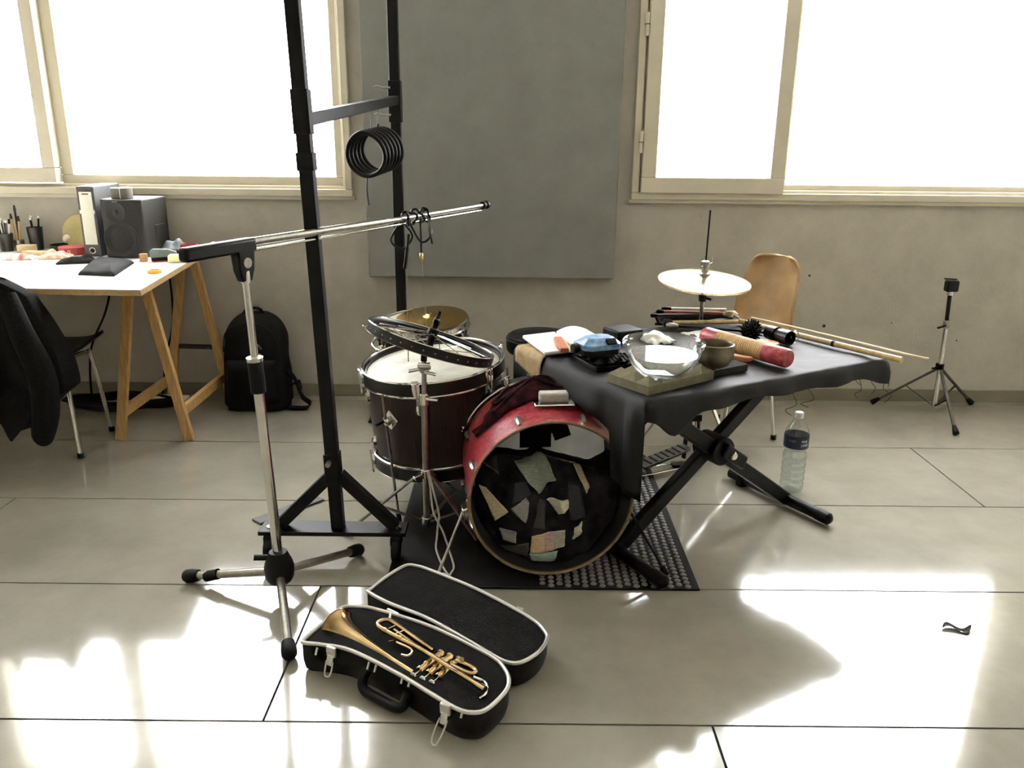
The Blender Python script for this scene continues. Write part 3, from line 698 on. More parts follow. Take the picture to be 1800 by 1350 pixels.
def front_len(u):
    return .056 + .06 * math.exp(-((u - .10) / .06) ** 2) + .004 * math.sin(u * 11) + .004 * math.sin(u * 27) + .03 * math.exp(-((u - 1) / .09) ** 2)
def drum_limit(p):
    """highest point of the bass drum under p, or None"""
    q = bd.matrix_basis.inverted() @ p
    if -.02 < q.z < DL + .01 and abs(q.x) < BR + .02:
        return FC.z + math.sqrt((BR + .024) ** 2 - q.x ** 2)
    return None
NU, NV = 70, 54
def cloth_fn(i, j):
    a = -.30 + 1.39 * i; b = -.16 + .93 * j
    u = min(max(a, 0), 1.0); v = min(max(b, 0), .72)
    da = max(-a, 0) + max(a - 1.0, 0); db = max(-b, 0) + max(b - .72, 0)
    if b < 0: db = db / .16 * front_len(u)
    if b > .72: db = db / .05 * .05
    if a > 1: da = da / .09 * (.075 + .02 * math.sin(v * 9))
    if a < 0: da = da * (1 - .25 * min(1, v / .5))
    wr = .0035 * nz((u * 7, v * 9, 0)) + .0025 * abs(nz((u * 16 + v * 10, v * 16, 3)))
    p = tp(u, v, .003 + abs(wr) * 1.3)
    dr = max(da, db) if (da == 0 or db == 0) else (da ** 1.6 + db ** 1.6) ** (1 / 1.6)
    rip = .016 * math.sin(19 * v + 3 * math.sin(7 * v)) if a < 0 else (.010 * math.sin(24 * u + 2) if b < 0 else 0)
    out = Vector((0, 0, 0))
    if a < 0: out -= TU * (min(da, .02) * .5 + max(0, rip) * min(1, da / .08) + .003)
    if a > 1: out += TU * (min(da, .02) * .5 + .003)
    if b < 0: out -= TV * (min(db, .02) * .5 + max(0, rip) * min(1, db / .05) + .003)
    if b > .72: out += TV * (min(db, .02) * .5 + .003)
    p = p + out - Vector((0, 0, max(0, dr - .004)))
    lim = drum_limit(p)
    if lim is not None and p.z < lim: p.z = lim + .002 * nz(p * 40) + .002
    return p
cl = thing('black_tablecloth', 'black cotton cloth draped over the X-stand table', 'tablecloth', tp(.5, .36))
MB().sheet(cloth_fn, NU, NV).build('fabric', m_cloth, cl, True, smooth=70, solid=.002)
m_thread = mat('loose_thread', '2a2827', .8)
for k, (u, v, ln, cu) in enumerate(((.55, 0, .06, .02), (.62, 0, .045, .025), (1.0, .0, .09, -.02), (1.0, .10, .06, .02), (.86, 0, .05, .012), (1.0, .04, .075, -.01))):
    s = tp(u, v, -.06) - TV * (.018 if v == 0 else 0) + TU * (.02 if u == 1.0 else 0)
    MB().tube(spline([s + Vector((0, 0, .02)), s + Vector((cu, 0, -ln * .4)), s + Vector((-cu * .6, 0, -ln * .7)), s + Vector((cu * .4, 0, -ln))]), .0011, 5).build('thread', m_thread, cl, True)

TOPZ = TZ + .006
# tan leather piece over the table corner
m_tan = mat('tan_leather', 'a58d63', .75, var=.2, scale=30, bump=.3)
def tan_fn(u, v):
    a = -.085 + .20 * u; b = .53 + .17 * v
    dr = max(-a, 0); p = tp(max(a, 0) - min(dr, .02) * .6, b, .009 + .003 * nz((u * 5, v * 5, 1)))
    p += -TU * .012 * (dr > 0) + Vector((0, 0, -dr * (1.2 - .55 * v))); return p
tn = MB().sheet(tan_fn, 20, 14).build('leather_scrap', m_tan, solid=.002, smooth=70); tag(tn, 'tan leather scrap hanging over the left corner of the black cloth', 'leather')

def slab_poly(pts, z0, z1): return MB().prism([(p[0], p[1]) for p in pts], z0, z1)
o = slab_poly([(.106, 2.608), (.208, 2.649), (.154, 2.909), (.035, 2.842)], TOPZ + .008, TOPZ + .02).build('notepad', m_paper, bevel=.004); tag(o, 'closed white notepad on the left corner of the cloth table', 'notepad')
bk = thing('open_notebook', 'thick white notebook lying open beside the closed notepad', 'notebook', (.24, 2.78, TOPZ))
def page(s):
    def fn(u, v):
        base = Vector((.214, 2.609, 0)).lerp(Vector((.156, 2.851, 0)), v); far_ = Vector((.311, 2.771, 0)).lerp(Vector((.267, 2.91, 0)), v)
        p = base.lerp(far_, u); p.z = TOPZ + .022 + .024 * math.sin(PI * (.15 + .75 * u)) * s; return p
    return fn
MB().sheet(page(1), 12, 8).build('pages', m_paper, bk, True, solid=.018, off=-1, smooth=60)
MB().sheet(lambda u, v: page(.2)(u, v) + Vector((0, 0, -.014)), 12, 8).build('cover', m_blackp, bk, True, solid=.003, off=-1)
for k in range(2):
    MB().tube(spline([(.19 + .014 * k, 2.70, TOPZ + .046), (.205 + .014 * k, 2.64, TOPZ + .035), (.225 + .012 * k, 2.58, TOPZ + .006)]), .0016, 5).build('ribbon', m_paper, bk, True)
m_orwood = mat('orange_wood', 'a5623a', .55, var=.25, scale=20, stretch=(1, 5, 1))
cp_ = MB().loft([[Vector((.155, 2.745, TOPZ + .033)).lerp(Vector((.172, 2.60, TOPZ + .028)), t) + Vector((a * w_, 0, b * .008)) for a, b in ((-1, -1), (1, -1), (1.0, 1), (-1.0, 1))] for t, w_ in ((0, .010), (.08, .016), (.7, .018), (1, .014))]).build('wooden_clapper', m_orwood, bevel=.004)
tag(cp_, 'small orange brown wooden clapper lying on the white notepad', 'clapper')

# egg-crate pad with a blue faceted case on it
def pad_z(u, v): return .022 + .012 * math.sin(u * 2 * PI * 3.5) * math.sin(v * 2 * PI * 3.5)
E0 = Vector((.262, 2.44, 0)); EU = Vector((.80, .35, 0)).normalized(); EV = Vector((-.35, .80, 0)).normalized()
eg = thing('egg_crate_pad', 'black lumpy egg-crate foam pad under the blue case', 'foam', (.28, 2.53, TOPZ))
MB().sheet(lambda u, v: E0 + EU * (.145 * u) + EV * (.17 * v) + Vector((0, 0, TOPZ + .004 + pad_z(u, v) * 1.0)), 42, 42).build('lumps', m_rubber, eg, True, smooth=80)
MB().obox(E0 + EU * .0725 + EV * .085 + Vector((0, 0, TOPZ + .008)), (EU, EV, (0, 0, 1)), (.074, .087, .008)).build('base', m_rubber, eg, True, bevel=.003)
m_blue = mat('blue_plastic', '3f6fa3', .35, var=.2, scale=30, col2='8fb3d0')
bc = thing('blue_case', 'blue faceted plastic case with dark latch on the black foam pad', 'case', (.29, 2.47, TOPZ + .04))
B0 = Vector((.232, 2.458, TOPZ + .042))
def oct_ring(z, ins):
    return [B0 + EU * a + EV * b + Vector((0, 0, z)) for a, b in ((.018 + ins, ins), (.112 - ins, ins), (.128 - ins, .02 + ins * .6), (.128 - ins, .085 - ins), (.112 - ins, .10 - ins), (.018 + ins, .10 - ins), (ins, .085 - ins), (ins, .02 + ins * .6))]
MB().loft([oct_ring(0, 0), oct_ring(.018, 0)]).build('lower_shell', m_blackp, bc, True)
MB().loft([oct_ring(.018, -.002), oct_ring(.034, -.002), oct_ring(.052, .020)]).build('lid', m_blue, bc, True, smooth=20)
MB().obox(B0 + EU * .088 + EV * .006 + Vector((0, 0, .042)), (EU, (EV * .65 + Vector((0, 0, .75))).normalized(), (-EV * .75 + Vector((0, 0, .65))).normalized()), (.017, .011, .006)).build('latch', m_blackp, bc, True, bevel=.002)
MB().cyl(B0 - EU * .004 + EV * .05 + Vector((0, 0, .02)), B0 - EU * .026 + EV * .05 + Vector((0, 0, .02)), .016, n=18).build('lens_ring', m_blackp, bc, True, bevel=.003)
tb_ = MB().obox(tp(.36, .60, .03), (TU, TV, (0, 0, 1)), (.055, .05, .022)).build('dark_box', m_blackp, bevel=.006); tag(tb_, 'small dark box behind the blue case on the cloth table', 'box')
wc = MB().sheet(lambda u, v: tp(.40 + .10 * u, .47 + .12 * v, .012 + .03 * math.sin(PI * u) * math.sin(PI * v) + .012 * nz((u * 5, v * 5, 4))), 16, 16).build('white_cloth', m_paper, solid=.004, smooth=80); tag(wc, 'crumpled white cloth behind the glass bowl on the table', 'cloth')

# pyramid foam tiles
m_foam = mat('grey_foam', '7d7861', .95, var=.12, scale=40, bump=.4, bscale=500)
m_foamd = mat('dark_foam', '23221f', .95, var=.3, scale=40, bump=.4, bscale=500)
def foam(name, label, o, rz, nx, ny, pitch, m, hb=.026, hp=.022):
    t = thing(name, label, 'foam', o, rz)
    MB().box((nx * pitch / 2, ny * pitch / 2, hb / 2), (nx * pitch, ny * pitch, hb)).build('slab_base', m, t, smooth=0)
    for i in range(nx):
        for j in range(ny):
            MB().add([(i * pitch, j * pitch, hb), ((i + 1) * pitch, j * pitch, hb), ((i + 1) * pitch, (j + 1) * pitch, hb), (i * pitch, (j + 1) * pitch, hb), ((i + .5) * pitch, (j + .5) * pitch, hb + hp)], [(0, 1, 4), (1, 2, 4), (2, 3, 4), (3, 0, 4)]).build('pyramid', m, t, smooth=0)
    return t
foam('pyramid_foam', 'grey olive pyramid foam tile under the glass bowl', (.385, 2.205, TOPZ + .001), R(37), 5, 3, .056, m_foam)
foam('pyramid_foam', 'dark pyramid foam tile under the metal singing bowl', (.585, 2.375, TOPZ + .001), R(32), 3, 2, .06, m_foamd, .022, .012)

m_bowl = clear_film('bowl_glass', tint=(.98, .99, .985), ior=1.5, base=.05)
gb = thing('glass_bowl', 'clear glass salad bowl standing on grey pyramid foam', 'bowl', (.43, 2.262, .667))
gp_o = [(0, 0), (.045, 0), (.062, .008), (.088, .035), (.106, .070), (.112, .092), (.1165, .094), (.1175, .104), (.114, .107)]
gp_i = [(.1105, .104), (.1085, .092), (.1025, .071), (.084, .038), (.058, .012), (.04, .006), (0, .006)]
MB().lathe(gp_o + gp_i, 64).build('glass_shell', m_bowl, gb)
m_bw = clear_film('bowl_water', tint=(.97, .98, .98), ior=1.33, base=.10)
MB().lathe([(0, .068), (.1000, .068), (.0980, .0645), (.083, .0385), (.0575, .0130), (.04, .0068), (0, .0068)], 48).build('water', m_bw, gb)
m_sb = mat('aged_bronze', '6d6656', .38, .75, var=.3, scale=20)
sb = thing('singing_bowl', 'grey bronze singing bowl beside the clear glass bowl', 'bowl', (.612, 2.405, .66))
MB().lathe([(0, 0), (.03, 0), (.045, .008), (.058, .03), (.060, .046), (.0555, .066), (.058, .071), (.0545, .0735), (.0515, .068), (.0545, .046), (.052, .030), (.04, .012), (0, .008)], 48).build('shell', m_sb, sb)

# guiro
m_gw = mat('pale_gourd_wood', 'c3a06d', .5, var=.15, scale=30)
m_gr = mat('red_lacquer', 'a53038', .38, var=.25, scale=50, col2='c75a60')
g0 = Vector((.672, 2.82, TOPZ + .034)); g1 = Vector((.872, 2.500, TOPZ + .034)); gl = (g1 - g0).length
gu = thing('guiro', 'cylindrical wooden guiro with red painted ends and ridged middle', 'guiro', M=axM(g0, g1 - g0, (0, 0, 1)))
GR = .031
MB().lathe([(0, 0), (.012, .0), (GR - .006, .008), (GR, .02), (GR, gl * .22)], 32).build('red_end', m_gr, gu)
pr = [];  k0, k1 = gl * .22, gl * .76
for i in range(97): pr.append((GR - .0018 * (i % 4 in (1, 2)), k0 + (k1 - k0) * i / 96))
MB().lathe(pr, 32).build('ridged_body', m_gw, gu, smooth=20)
MB().lathe([(GR, gl * .76), (GR, gl - .006), (GR - .004, gl), (0, gl)], 32).build('red_end', m_gr, gu)
o = MB().loft([[tp(.50, .25, .018).lerp(tp(.545, .155, .018), t) + TU * a * w_ + Vector((0, 0, b * w_ * .8)) for a, b in ((-1, -.8), (1, -.8), (1, .8), (-1, .8))] for t, w_ in ((0, .006), (.25, .013), (.92, .014), (1, .010))]).build('wood_block', mat('peach_wood', 'c98a63', .55, var=.15, scale=25), bevel=.004)
tag(o, 'peach coloured wooden stub between the singing bowl and the guiro', 'block')

# spiky seed cone
cn = thing('seed_cone', 'black spiky seed cone standing on the cloth behind the guiro', 'cone', (.862, 2.885, TOPZ))
MB().ell((0, 0, .034), .028, .028, .034).build('core', m_rubber, cn)
fm = MB(); random.seed(4)
for i in range(90):
    zf = -1 + 2 * (i + .5) / 90; a = i * 2.39996; r_ = math.sqrt(1 - zf * zf); d = Vector((r_ * math.cos(a), r_ * math.sin(a), zf))
    c0 = Vector((d.x * .025, d.y * .025, .034 + d.z * .03)); fm.cyl(c0, c0 + (d + Vector((0, 0, .4))).normalized() * .016, .0055, .001, 5)
fm.build('scales', m_rubber, cn, kind='stuff')

# tin cup pair with ring
cu = thing('tin_cups', 'two black tin cups joined with a wire ring lying on the cloth', 'cups', tp(.80, .31))
m_tin = mat('black_tin', '242321', .35, .4, var=.3, scale=30)
for (c0, c1) in (((.925, 2.89, TOPZ + .03), (.945, 2.85, TOPZ + .03)), ((.948, 2.85, TOPZ + .027), (.975, 2.80, TOPZ + .027))):
    c0, c1 = Vector(c0), Vector(c1)
    MB().lathe([(0, 0), (.025, 0), (.027, (c1 - c0).length), (.0245, (c1 - c0).length), (.0235, .006), (0, .006)], 28, c0, c1 - c0).build('cup', m_tin, cu, True)
MB().torus((1.005, 2.84, TOPZ + .024), (.6, -.8, .1), .022, .0016, 32, 6).build('wire_ring', m_steel, cu, True)
o = MB().lathe([(0, 0), (.040, 0), (.042, .004), (.042, .010), (.04, .013), (0, .012)], 30, (.895, 2.80, TOPZ + .001)).build('wooden_disc', m_gw); tag(o, 'flat pale wooden disc lying between guiro and tin cups', 'disc')

# long sticks across the right side
def stick(name, label, pts, r, m, cat='stick', group='sticks across the cloth table', tip=None):
    t = thing(name, label, cat, Vector(pts[0]), group=group)
    MB().tube(pts, r, 10).build('shaft', m, t, True)
    if tip: MB().lathe(tip[1], 14, pts[0], Vector(pts[0]) - Vector(pts[1])).build('tip', tip[0], t, True)
    return t
m_bam = mat('bamboo', 'b59f6d', .45, var=.2, scale=14, stretch=(4, 4, 1))
s0, s1 = Vector((.885, 3.14, TOPZ + .014)), Vector((1.262, 2.565, TOPZ + .016))
t = stick('bamboo_rod', 'thick bamboo rod with dark joints along the right table edge', [s0.lerp(s1, k / 12) for k in range(13)], [.0105] * 13, m_bam)
for k in (.12, .36, .62):
    MB().cyl(s0.lerp(s1, k), s0.lerp(s1, k + .016), .0116, n=12).build('joint', m_rubber, t, True)
MB().tube(spline([s0 + Vector((0, 0, .012)), s0 + Vector((-.02, .01, .022)), s0 + Vector((-.034, -.01, .012))]), .006, 8).build('hook', m_chrome, t, True)
a0, a1 = Vector((.93, 3.13, TOPZ + .030)), Vector((1.285, 2.575, TOPZ + .032))
stick('thin_cane', 'thin pale cane lying behind the bamboo rod past the table edge', spline([a0, a0.lerp(a1, .5) + Vector((.006, .004, 0)), a1, a1 + Vector((.05, -.035, -.004))]), .0036, mat('pale_cane', 'd8cba4', .5, var=.1))

# tray of mallets fixed beside the hi-hat
m_blkfelt = mat('black_felt', '111111', .9, var=.4, scale=80, bump=.3)
ty = thing('stick_tray', 'black curved stick tray at the back of the cloth table', 'tray', (.73, 3.34, .58))
def tray_fn(u, v):
    a = R(172 - 164 * u); r = .165 * (1 - .12 * v); p = Vector((.745 + r * math.cos(a), 3.29 + .62 * r * math.sin(a), .59 + .045 * (1 - v))); return p
MB().sheet(tray_fn, 28, 6).build('rim', m_blkfelt, ty, True, solid=.01, smooth=70)
MB().prism([(.745 + .16 * math.cos(R(172 - 164 * k / 20)), 3.29 + .6 * .16 * math.sin(R(172 - 164 * k / 20))) for k in range(21)], .582, .592).build('floor_pad', m_blkfelt, ty, True)
MB().tube([(.765, 3.34, .585), (.765, 3.33, .55), (.763, 3.262, .53)], .008, 8).build('clamp', m_black, ty, True)
fl = lambda R_, L_: [(.0, -.002), (R_ * .7, 0), (R_, L_ * .3), (R_, L_ * .8), (R_ * .5, L_), (0, L_)]
stick('drumstick', 'dark tipped drumstick poking out left of the stick tray', [(.59, 3.275, .630), (.93, 3.32, .625)], .0065, m_dkwood, group='sticks in the tray', tip=(m_black, fl(.009, .03)))
stick('drumstick', 'pale wooden drumstick nearest the front of the stick tray', [(.605, 3.05, .650), (.87, 3.10, .645)], .0085, m_bam, group='sticks in the tray', tip=(m_blkfelt, fl(.016, .035)))
stick('drumstick', 'white drumstick highest in the stick tray behind the hi-hat tube', [(.66, 3.36, .64), (.89, 3.36, .638)], .007, m_paper, group='sticks in the tray', tip=(m_black, fl(.010, .04)))
stick('drumstick', 'brown drumstick in the middle of the stick tray', [(.62, 3.31, .638), (.90, 3.30, .635)], .007, m_orwood, group='sticks in the tray', tip=(m_rubber, fl(.010, .03)))
stick('brush_beater', 'black wire brush beater lying in front of the stick tray', [(.62, 3.00, .648), (.95, 2.97, .634)], .005, m_black, group='sticks in the tray', tip=(m_steel, fl(.012, .045)))
o = MB().ell((.885, 3.27, .640), .03, .022, .013, fn=lambda p: 1 + .25 * nz(p * 3)).build('sponge_piece', mat('cream_sponge', 'd3c19a', .9, var=.2, scale=60, bump=.5)); tag(o, 'cream sponge lump at the right end of the stick tray', 'sponge')
o = MB().sheet(lambda u, v: tp(.62 + .085 * u, .505 + .085 * v, .006 + .012 * (1 - v) * u + .004 * nz((u * 3, v * 3, 9))), 10, 10).build('paper_sheet', m_paper, solid=.002, smooth=60); tag(o, 'small white paper piece in front of the hi-hat tube', 'paper')
# ================================================================== hi-hat
m_dsteel = mat('dark_steel', '4c4a45', .38, .8, var=.2, scale=40)
hx, hy = .762, 3.25
hh = thing('hi_hat_stand', 'chrome hi-hat stand with foot pedal behind the cloth table', 'stand', (hx, hy, 0))
MB().cyl((hx, hy, .16), (hx, hy, .62), .0125, n=20).build('lower_tube', m_chrome, hh, True)
MB().cyl((hx, hy, .60), (hx, hy, .70), .009, n=20).build('upper_tube', m_chrome, hh, True)
MB().lathe([(0, 0), (.014, 0), (.016, .02), (.013, .03), (.028, .034), (.03, .046), (.010, .05), (0, .05)], 20, (hx, hy, .695)).build('cymbal_seat', m_black, hh, True)
MB().cyl((hx + .012, hy - .01, .71), (hx + .03, hy - .02, .705), .005).build('seat_screw', m_black, hh, True)
MB().cyl((hx, hy, .70), (hx + .004, hy, 1.055), .0035, n=10).build('pull_rod', m_black, hh, True)
MB().lathe([(0, 0), (.022, 0), (.024, .008), (.014, .012), (.012, .035), (.017, .038), (.017, .055), (.006, .06), (0, .06)], 18, (hx + .001, hy, .80)).build('clutch', m_steel, hh, True)
MB().tube([(hx + .012, hy - .006, .85), (hx + .024, hy - .008, .856), (hx + .026, hy - .008, .872)], .0045, 8).build('clutch_wing', m_chrome, hh, True)
for sx in (-1, 1):
    MB().bar((hx + sx * .03, hy - .01, .02), (hx + sx * .022, hy - .005, .20), .018, .01).build('base_upright', m_black, hh, True, bevel=.002)
MB().box((hx, hy - .01, .205), (.065, .03, .03)).build('base_yoke', m_black, hh, True, bevel=.004)
MB().box((hx - .03, hy - .06, .012), (.12, .05, .012)).build('base_foot', m_black, hh, True, bevel=.002)
fb_ = MB().loft([[Vector((hx - .03, hy - .06, .085)).lerp(Vector((hx - .24, hy - .16, .04)), t) + Vector((.43, -.9, 0)) * s_ * w_ + Vector((0, 0, dz)) for s_, dz in ((-1, 0), (1, 0), (1, .012), (-1, .012))] for t, w_ in ((0, .028), (.3, .036), (1, .04))]).build('footboard', m_dsteel, hh, True, bevel=.003)
for k in range(7):
    c = Vector((hx - .03, hy - .06, .099)).lerp(Vector((hx - .24, hy - .16, .054)), .12 + .12 * k)
    MB().bar(c + Vector((.43, -.9, 0)) * -.028, c + Vector((.43, -.9, 0)) * .028, .008, .004).build('tread', m_black, fb_, True)
for sx in (-1, 1):
    MB().cyl(Vector((hx - .03, hy - .06, .014)) + Vector((.43, -.9, 0)) * sx * .03, Vector((hx - .25, hy - .165, .014)) + Vector((.43, -.9, 0)) * sx * .03, .005).build('base_rod', m_chrome, hh, True)
for q in ((hx + .16, hy - .18), (hx + .05, hy + .27), (hx - .22, hy + .12)):
    q = Vector((q[0], q[1], .012)); d = Vector((q.x - hx, q.y - hy, 0)).normalized()
    lg = MB().bar(Vector((hx, hy, .40)) + d * .014, q, .016, .008).build('leg', m_chrome, hh, True)
    MB().cyl(q - d * .01, q + d * .02, .013).build('rubber_foot', m_rubber, lg, True)
MB().cyl((hx, hy, .385), (hx, hy, .425), .02, n=18).build('leg_collar', m_black, hh, True, bevel=.003)
nh = Vector((.035, -.10, 1)).normalized()
CP = [(.006, .026), (.02, .025), (.040, .014), (.052, .011), (.11, .007), (.182, 0), (.182, -.0013), (.11, .0055), (.052, .0095), (.04, .0125), (.006, .0235)]
for k, (z, s_, lb) in enumerate(((.786, 1, 'upper bright hi-hat cymbal under the clutch'), (.777, -1, 'lower hi-hat cymbal turned upside down on its seat'))):
    t = thing('hi_hat_cymbal', lb, 'cymbal', M=axM(Vector((hx + .001, hy, z - .008)), nh, (1, 0, 0)), group='hi-hat cymbals')
    MB().lathe([(r, h * s_) for r, h in CP], 72).build('plate', m_silver, t)

# ================================================================== drum throne
tr = thing('drum_throne', 'round black padded drum stool behind the notebooks', 'stool', (.122, 3.56, 0))
m_vinyl = mat('black_vinyl', '090909', .45, var=.2, scale=20, bump=.15, spec=.25)
MB().lathe([(0, .40), (.14, .40), (.148, .41), (.15, .43), (.15, .455), (.146, .472), (.13, .482), (.06, .487), (0, .487)], 48).build('seat', m_vinyl, tr)
MB().torus((0, 0, .462), (0, 0, 1), .1495, .003, 48, 6).build('piping', m_vinyl, tr)
MB().cyl((0, 0, .14), (0, 0, .40), .016, n=18).build('post', m_chrome, tr)
MB().cyl((0, 0, .26), (0, 0, .30), .024, n=18).build('collar', m_black, tr, bevel=.003)
for a in (40, 160, 280):
    d = Vector((math.cos(R(a)), math.sin(R(a)), 0))
    lg = MB().bar(d * .02 + Vector((0, 0, .27)), d * .27 + Vector((0, 0, .014)), .02, .009).build('leg', m_chrome, tr)
    MB().cyl(d * .255 + Vector((0, 0, .014)), d * .285 + Vector((0, 0, .014)), .014).build('rubber_foot', m_rubber, lg)
    MB().bar(d * .015 + Vector((0, 0, .10)), d * .15 + Vector((0, 0, .135)), .016, .006).build('brace', m_chrome, tr)

# ================================================================== moulded shell chairs
def shell_chair(label, loc, rz, m, hw=.21, lean=0.0, top=.80):
    c = thing('shell_chair', label, 'chair', loc, rz)
    prof = spline([(-.22, .435, hw * .92), (-.12, .432, hw), (.04, .415, hw), (.15, .43, hw * .97), (.21 + lean * .3, .52, hw * .95), (.245 + lean * .7, .66, hw * .90), (.268 + lean, top - .07, hw * .82), (.276 + lean, top - .03, hw * .74), (.28 + lean, top - .008, hw * .60), (.281 + lean, top, hw * .42)], 5)
    def fn(u, v):
        f = v * (len(prof) - 1); i = min(int(f), len(prof) - 2); p = prof[i].lerp(prof[i + 1], f - i)
        s_ = 2 * u - 1; k = max(0, min(1, (p.y - .43) / .15))
        return Vector((s_ * p.z, p.x - .055 * k * s_ * s_, p.y + .035 * (1 - k) * s_ ** 4 ))
    MB().sheet(fn, 24, 40).build('shell', m, c, smooth=70, solid=.012)
    for sx in (-1, 1):
        lp = [(sx * hw * .86, -.20, .006), (sx * hw * .78, -.15, .36), (sx * hw * .74, -.12, .395), (sx * hw * .70, -.02, .402), (sx * hw * .74, .06, .395), (sx * hw * .80, .085, .36), (sx * hw * .97, .13, .006)]
        L = MB().tube(spline(lp, 5), .0095, 10).build('leg', m_chrome, c)
        for q in (lp[0], lp[-1]): MB().cyl((q[0], q[1], .001), (q[0], q[1], .022), .013).build('leg_cap', m_rubber, L)
    for yv in (-.08, .03): MB().cyl((-hw * .72, yv, .40), (hw * .72, yv, .40), .008).build('crossbar', m_chrome, c)
    return c
m_tanp = mat('tan_plastic', 'a98c63', .35, var=.12, scale=14, bump=.05)
shell_chair('tan moulded shell chair with chrome legs against the back wall', (1.00, 3.60, 0), R(-56), m_tanp, .175, .01, .81)
shell_chair('black shell chair with chrome legs pushed under the white desk', (-2.03, 3.36, 0), PI, m_blackp, .21, .10, .77)

# ================================================================== tripod by the right wall
tx, ty_ = 2.14, 3.95
ts_ = thing('percussion_stand', 'slim chrome tripod stand with black clamp beside the right wall', 'stand', (tx, ty_, 0))
MB().cyl((tx + .004, ty_, .02), (tx - .004, ty_, .45), .012, n=16).build('lower_tube', m_chrome, ts_, True)
MB().cyl((tx - .004, ty_, .44), (tx - .012, ty_, .615), .0095, n=16).build('upper_tube', m_black, ts_, True)
MB().cyl((tx - .004, ty_, .435), (tx - .005, ty_, .475), .017, n=16).build('height_collar', m_steel, ts_, True, bevel=.003)
MB().bar((tx - .01, ty_ - .01, .452), (tx - .055, ty_ - .02, .44), .012, .008).build('wing_bolt', m_black, ts_, True, bevel=.002)
hd = MB().box((tx - .010, ty_, .645), (.06, .04, .055)).build('clamp_head', m_black, ts_, True, bevel=.008)
MB().bar((tx - .055, ty_ - .01, .682), (tx + .005, ty_ - .01, .68), .014, .006).build('clamp_wing', m_black, hd, True, bevel=.002)
MB().cyl((tx - .011, ty_, .60), (tx - .011, ty_, .625), .016, n=14).build('clamp_neck', m_chrome, hd, True)
MB().cyl((tx - .002, ty_, .225), (tx - .002, ty_, .255), .02, n=16).build('leg_collar', m_black, ts_, True, bevel=.003)
MB().bar((tx - .015, ty_ - .015, .24), (tx - .05, ty_ - .025, .235), .012, .008).build('wing_bolt', m_black, ts_, True)
for q in ((1.872, 4.05), (2.39, 4.06), (2.075, 3.60)):
    q = Vector((q[0], q[1], .016)); a = Vector((tx, ty_, .235)); d = (q - a).normalized()
    lg = MB().bar(a, q, .013, .009).build('leg', m_dsteel, ts_, True)
    MB().lathe([(0, -.045), (.009, -.04), (.014, -.01), (.015, .004), (0, .008)], 12, q, d).build('rubber_foot', m_rubber, lg, True)
    MB().bar((tx + .003, ty_, .03), a.lerp(q, .50), .010, .005).build('leg_brace', m_dsteel, ts_, True)

# ================================================================== water bottle
bt = thing('water_bottle', 'clear plastic water bottle with navy label standing on the floor', 'bottle', (1.10, 2.965, 0))
m_pet = clear_film('clear_plastic', tint=(.95, .97, .97), base=.05)
m_water = clear_film('bottle_water', tint=(.90, .93, .93), ior=1.33, base=.05)
m_label = mat('navy_label', '12203a', .4, var=.15, scale=30)
pr = [(0, .004), (.022, .002), (.038, .004), (.0445, .014), (.0455, .026)]
for z0 in (.045, .072, .099, .126):
    pr += [(.0455, z0 - .008), (.0415, z0), (.0455, z0 + .008)]
pr += [(.0455, .150), (.043, .160), (.0395, .172), (.0395, .182), (.0445, .188), (.0455, .20), (.0455, .238), (.043, .252), (.034, .272), (.022, .290), (.0155, .298), (.0145, .308)]
MB().lathe(pr, 48).build('body', m_pet, bt)
MB().lathe([(0, .007)] + [(max(0, r - .002), z + .001) for r, z in pr[2:-9]] + [(.037, .176), (0, .176)], 40).build('water', m_water, bt)
lb_ = MB().lathe([(.0465, .188), (.0468, .19), (.0468, .236), (.0465, .238)], 48).build('label', m_label, bt)
MB().lathe([(0, .326), (.014, .326), (.0168, .323), (.0172, .318), (.0172, .305), (.0168, .303), (0, .303)], 30).build('cap', m_white, bt)
def wrap_text(txt, size, a_mid, z, r, m, parent, name='lettering'):
    c = bpy.data.curves.new(name, 'FONT'); c.body = txt; c.size = size; c.align_x = 'CENTER'; c.resolution_u = 2
    o = bpy.data.objects.new(name, c); COL.objects.link(o)
    bpy.context.view_layer.update()
    me = bpy.data.meshes.new_from_object(o.evaluated_get(bpy.context.evaluated_depsgraph_get()))
    bpy.data.objects.remove(o)
    for v in me.vertices:
        a = a_mid + v.co.x / r; zz = z + v.co.y; v.co = (r * math.cos(a), r * math.sin(a), zz)
    q = bpy.data.objects.new(name, me); COL.objects.link(q); me.materials.clear(); me.materials.append(m); q.parent = parent
    return q
wrap_text('FINE', .013, R(-70), .216, .0473, m_paper, lb_)
wrap_text('LINES', .013, R(-68), .201, .0473, m_paper, lb_)
wrap_text('INES', .014, R(-128), .216, .0473, m_steel, lb_)

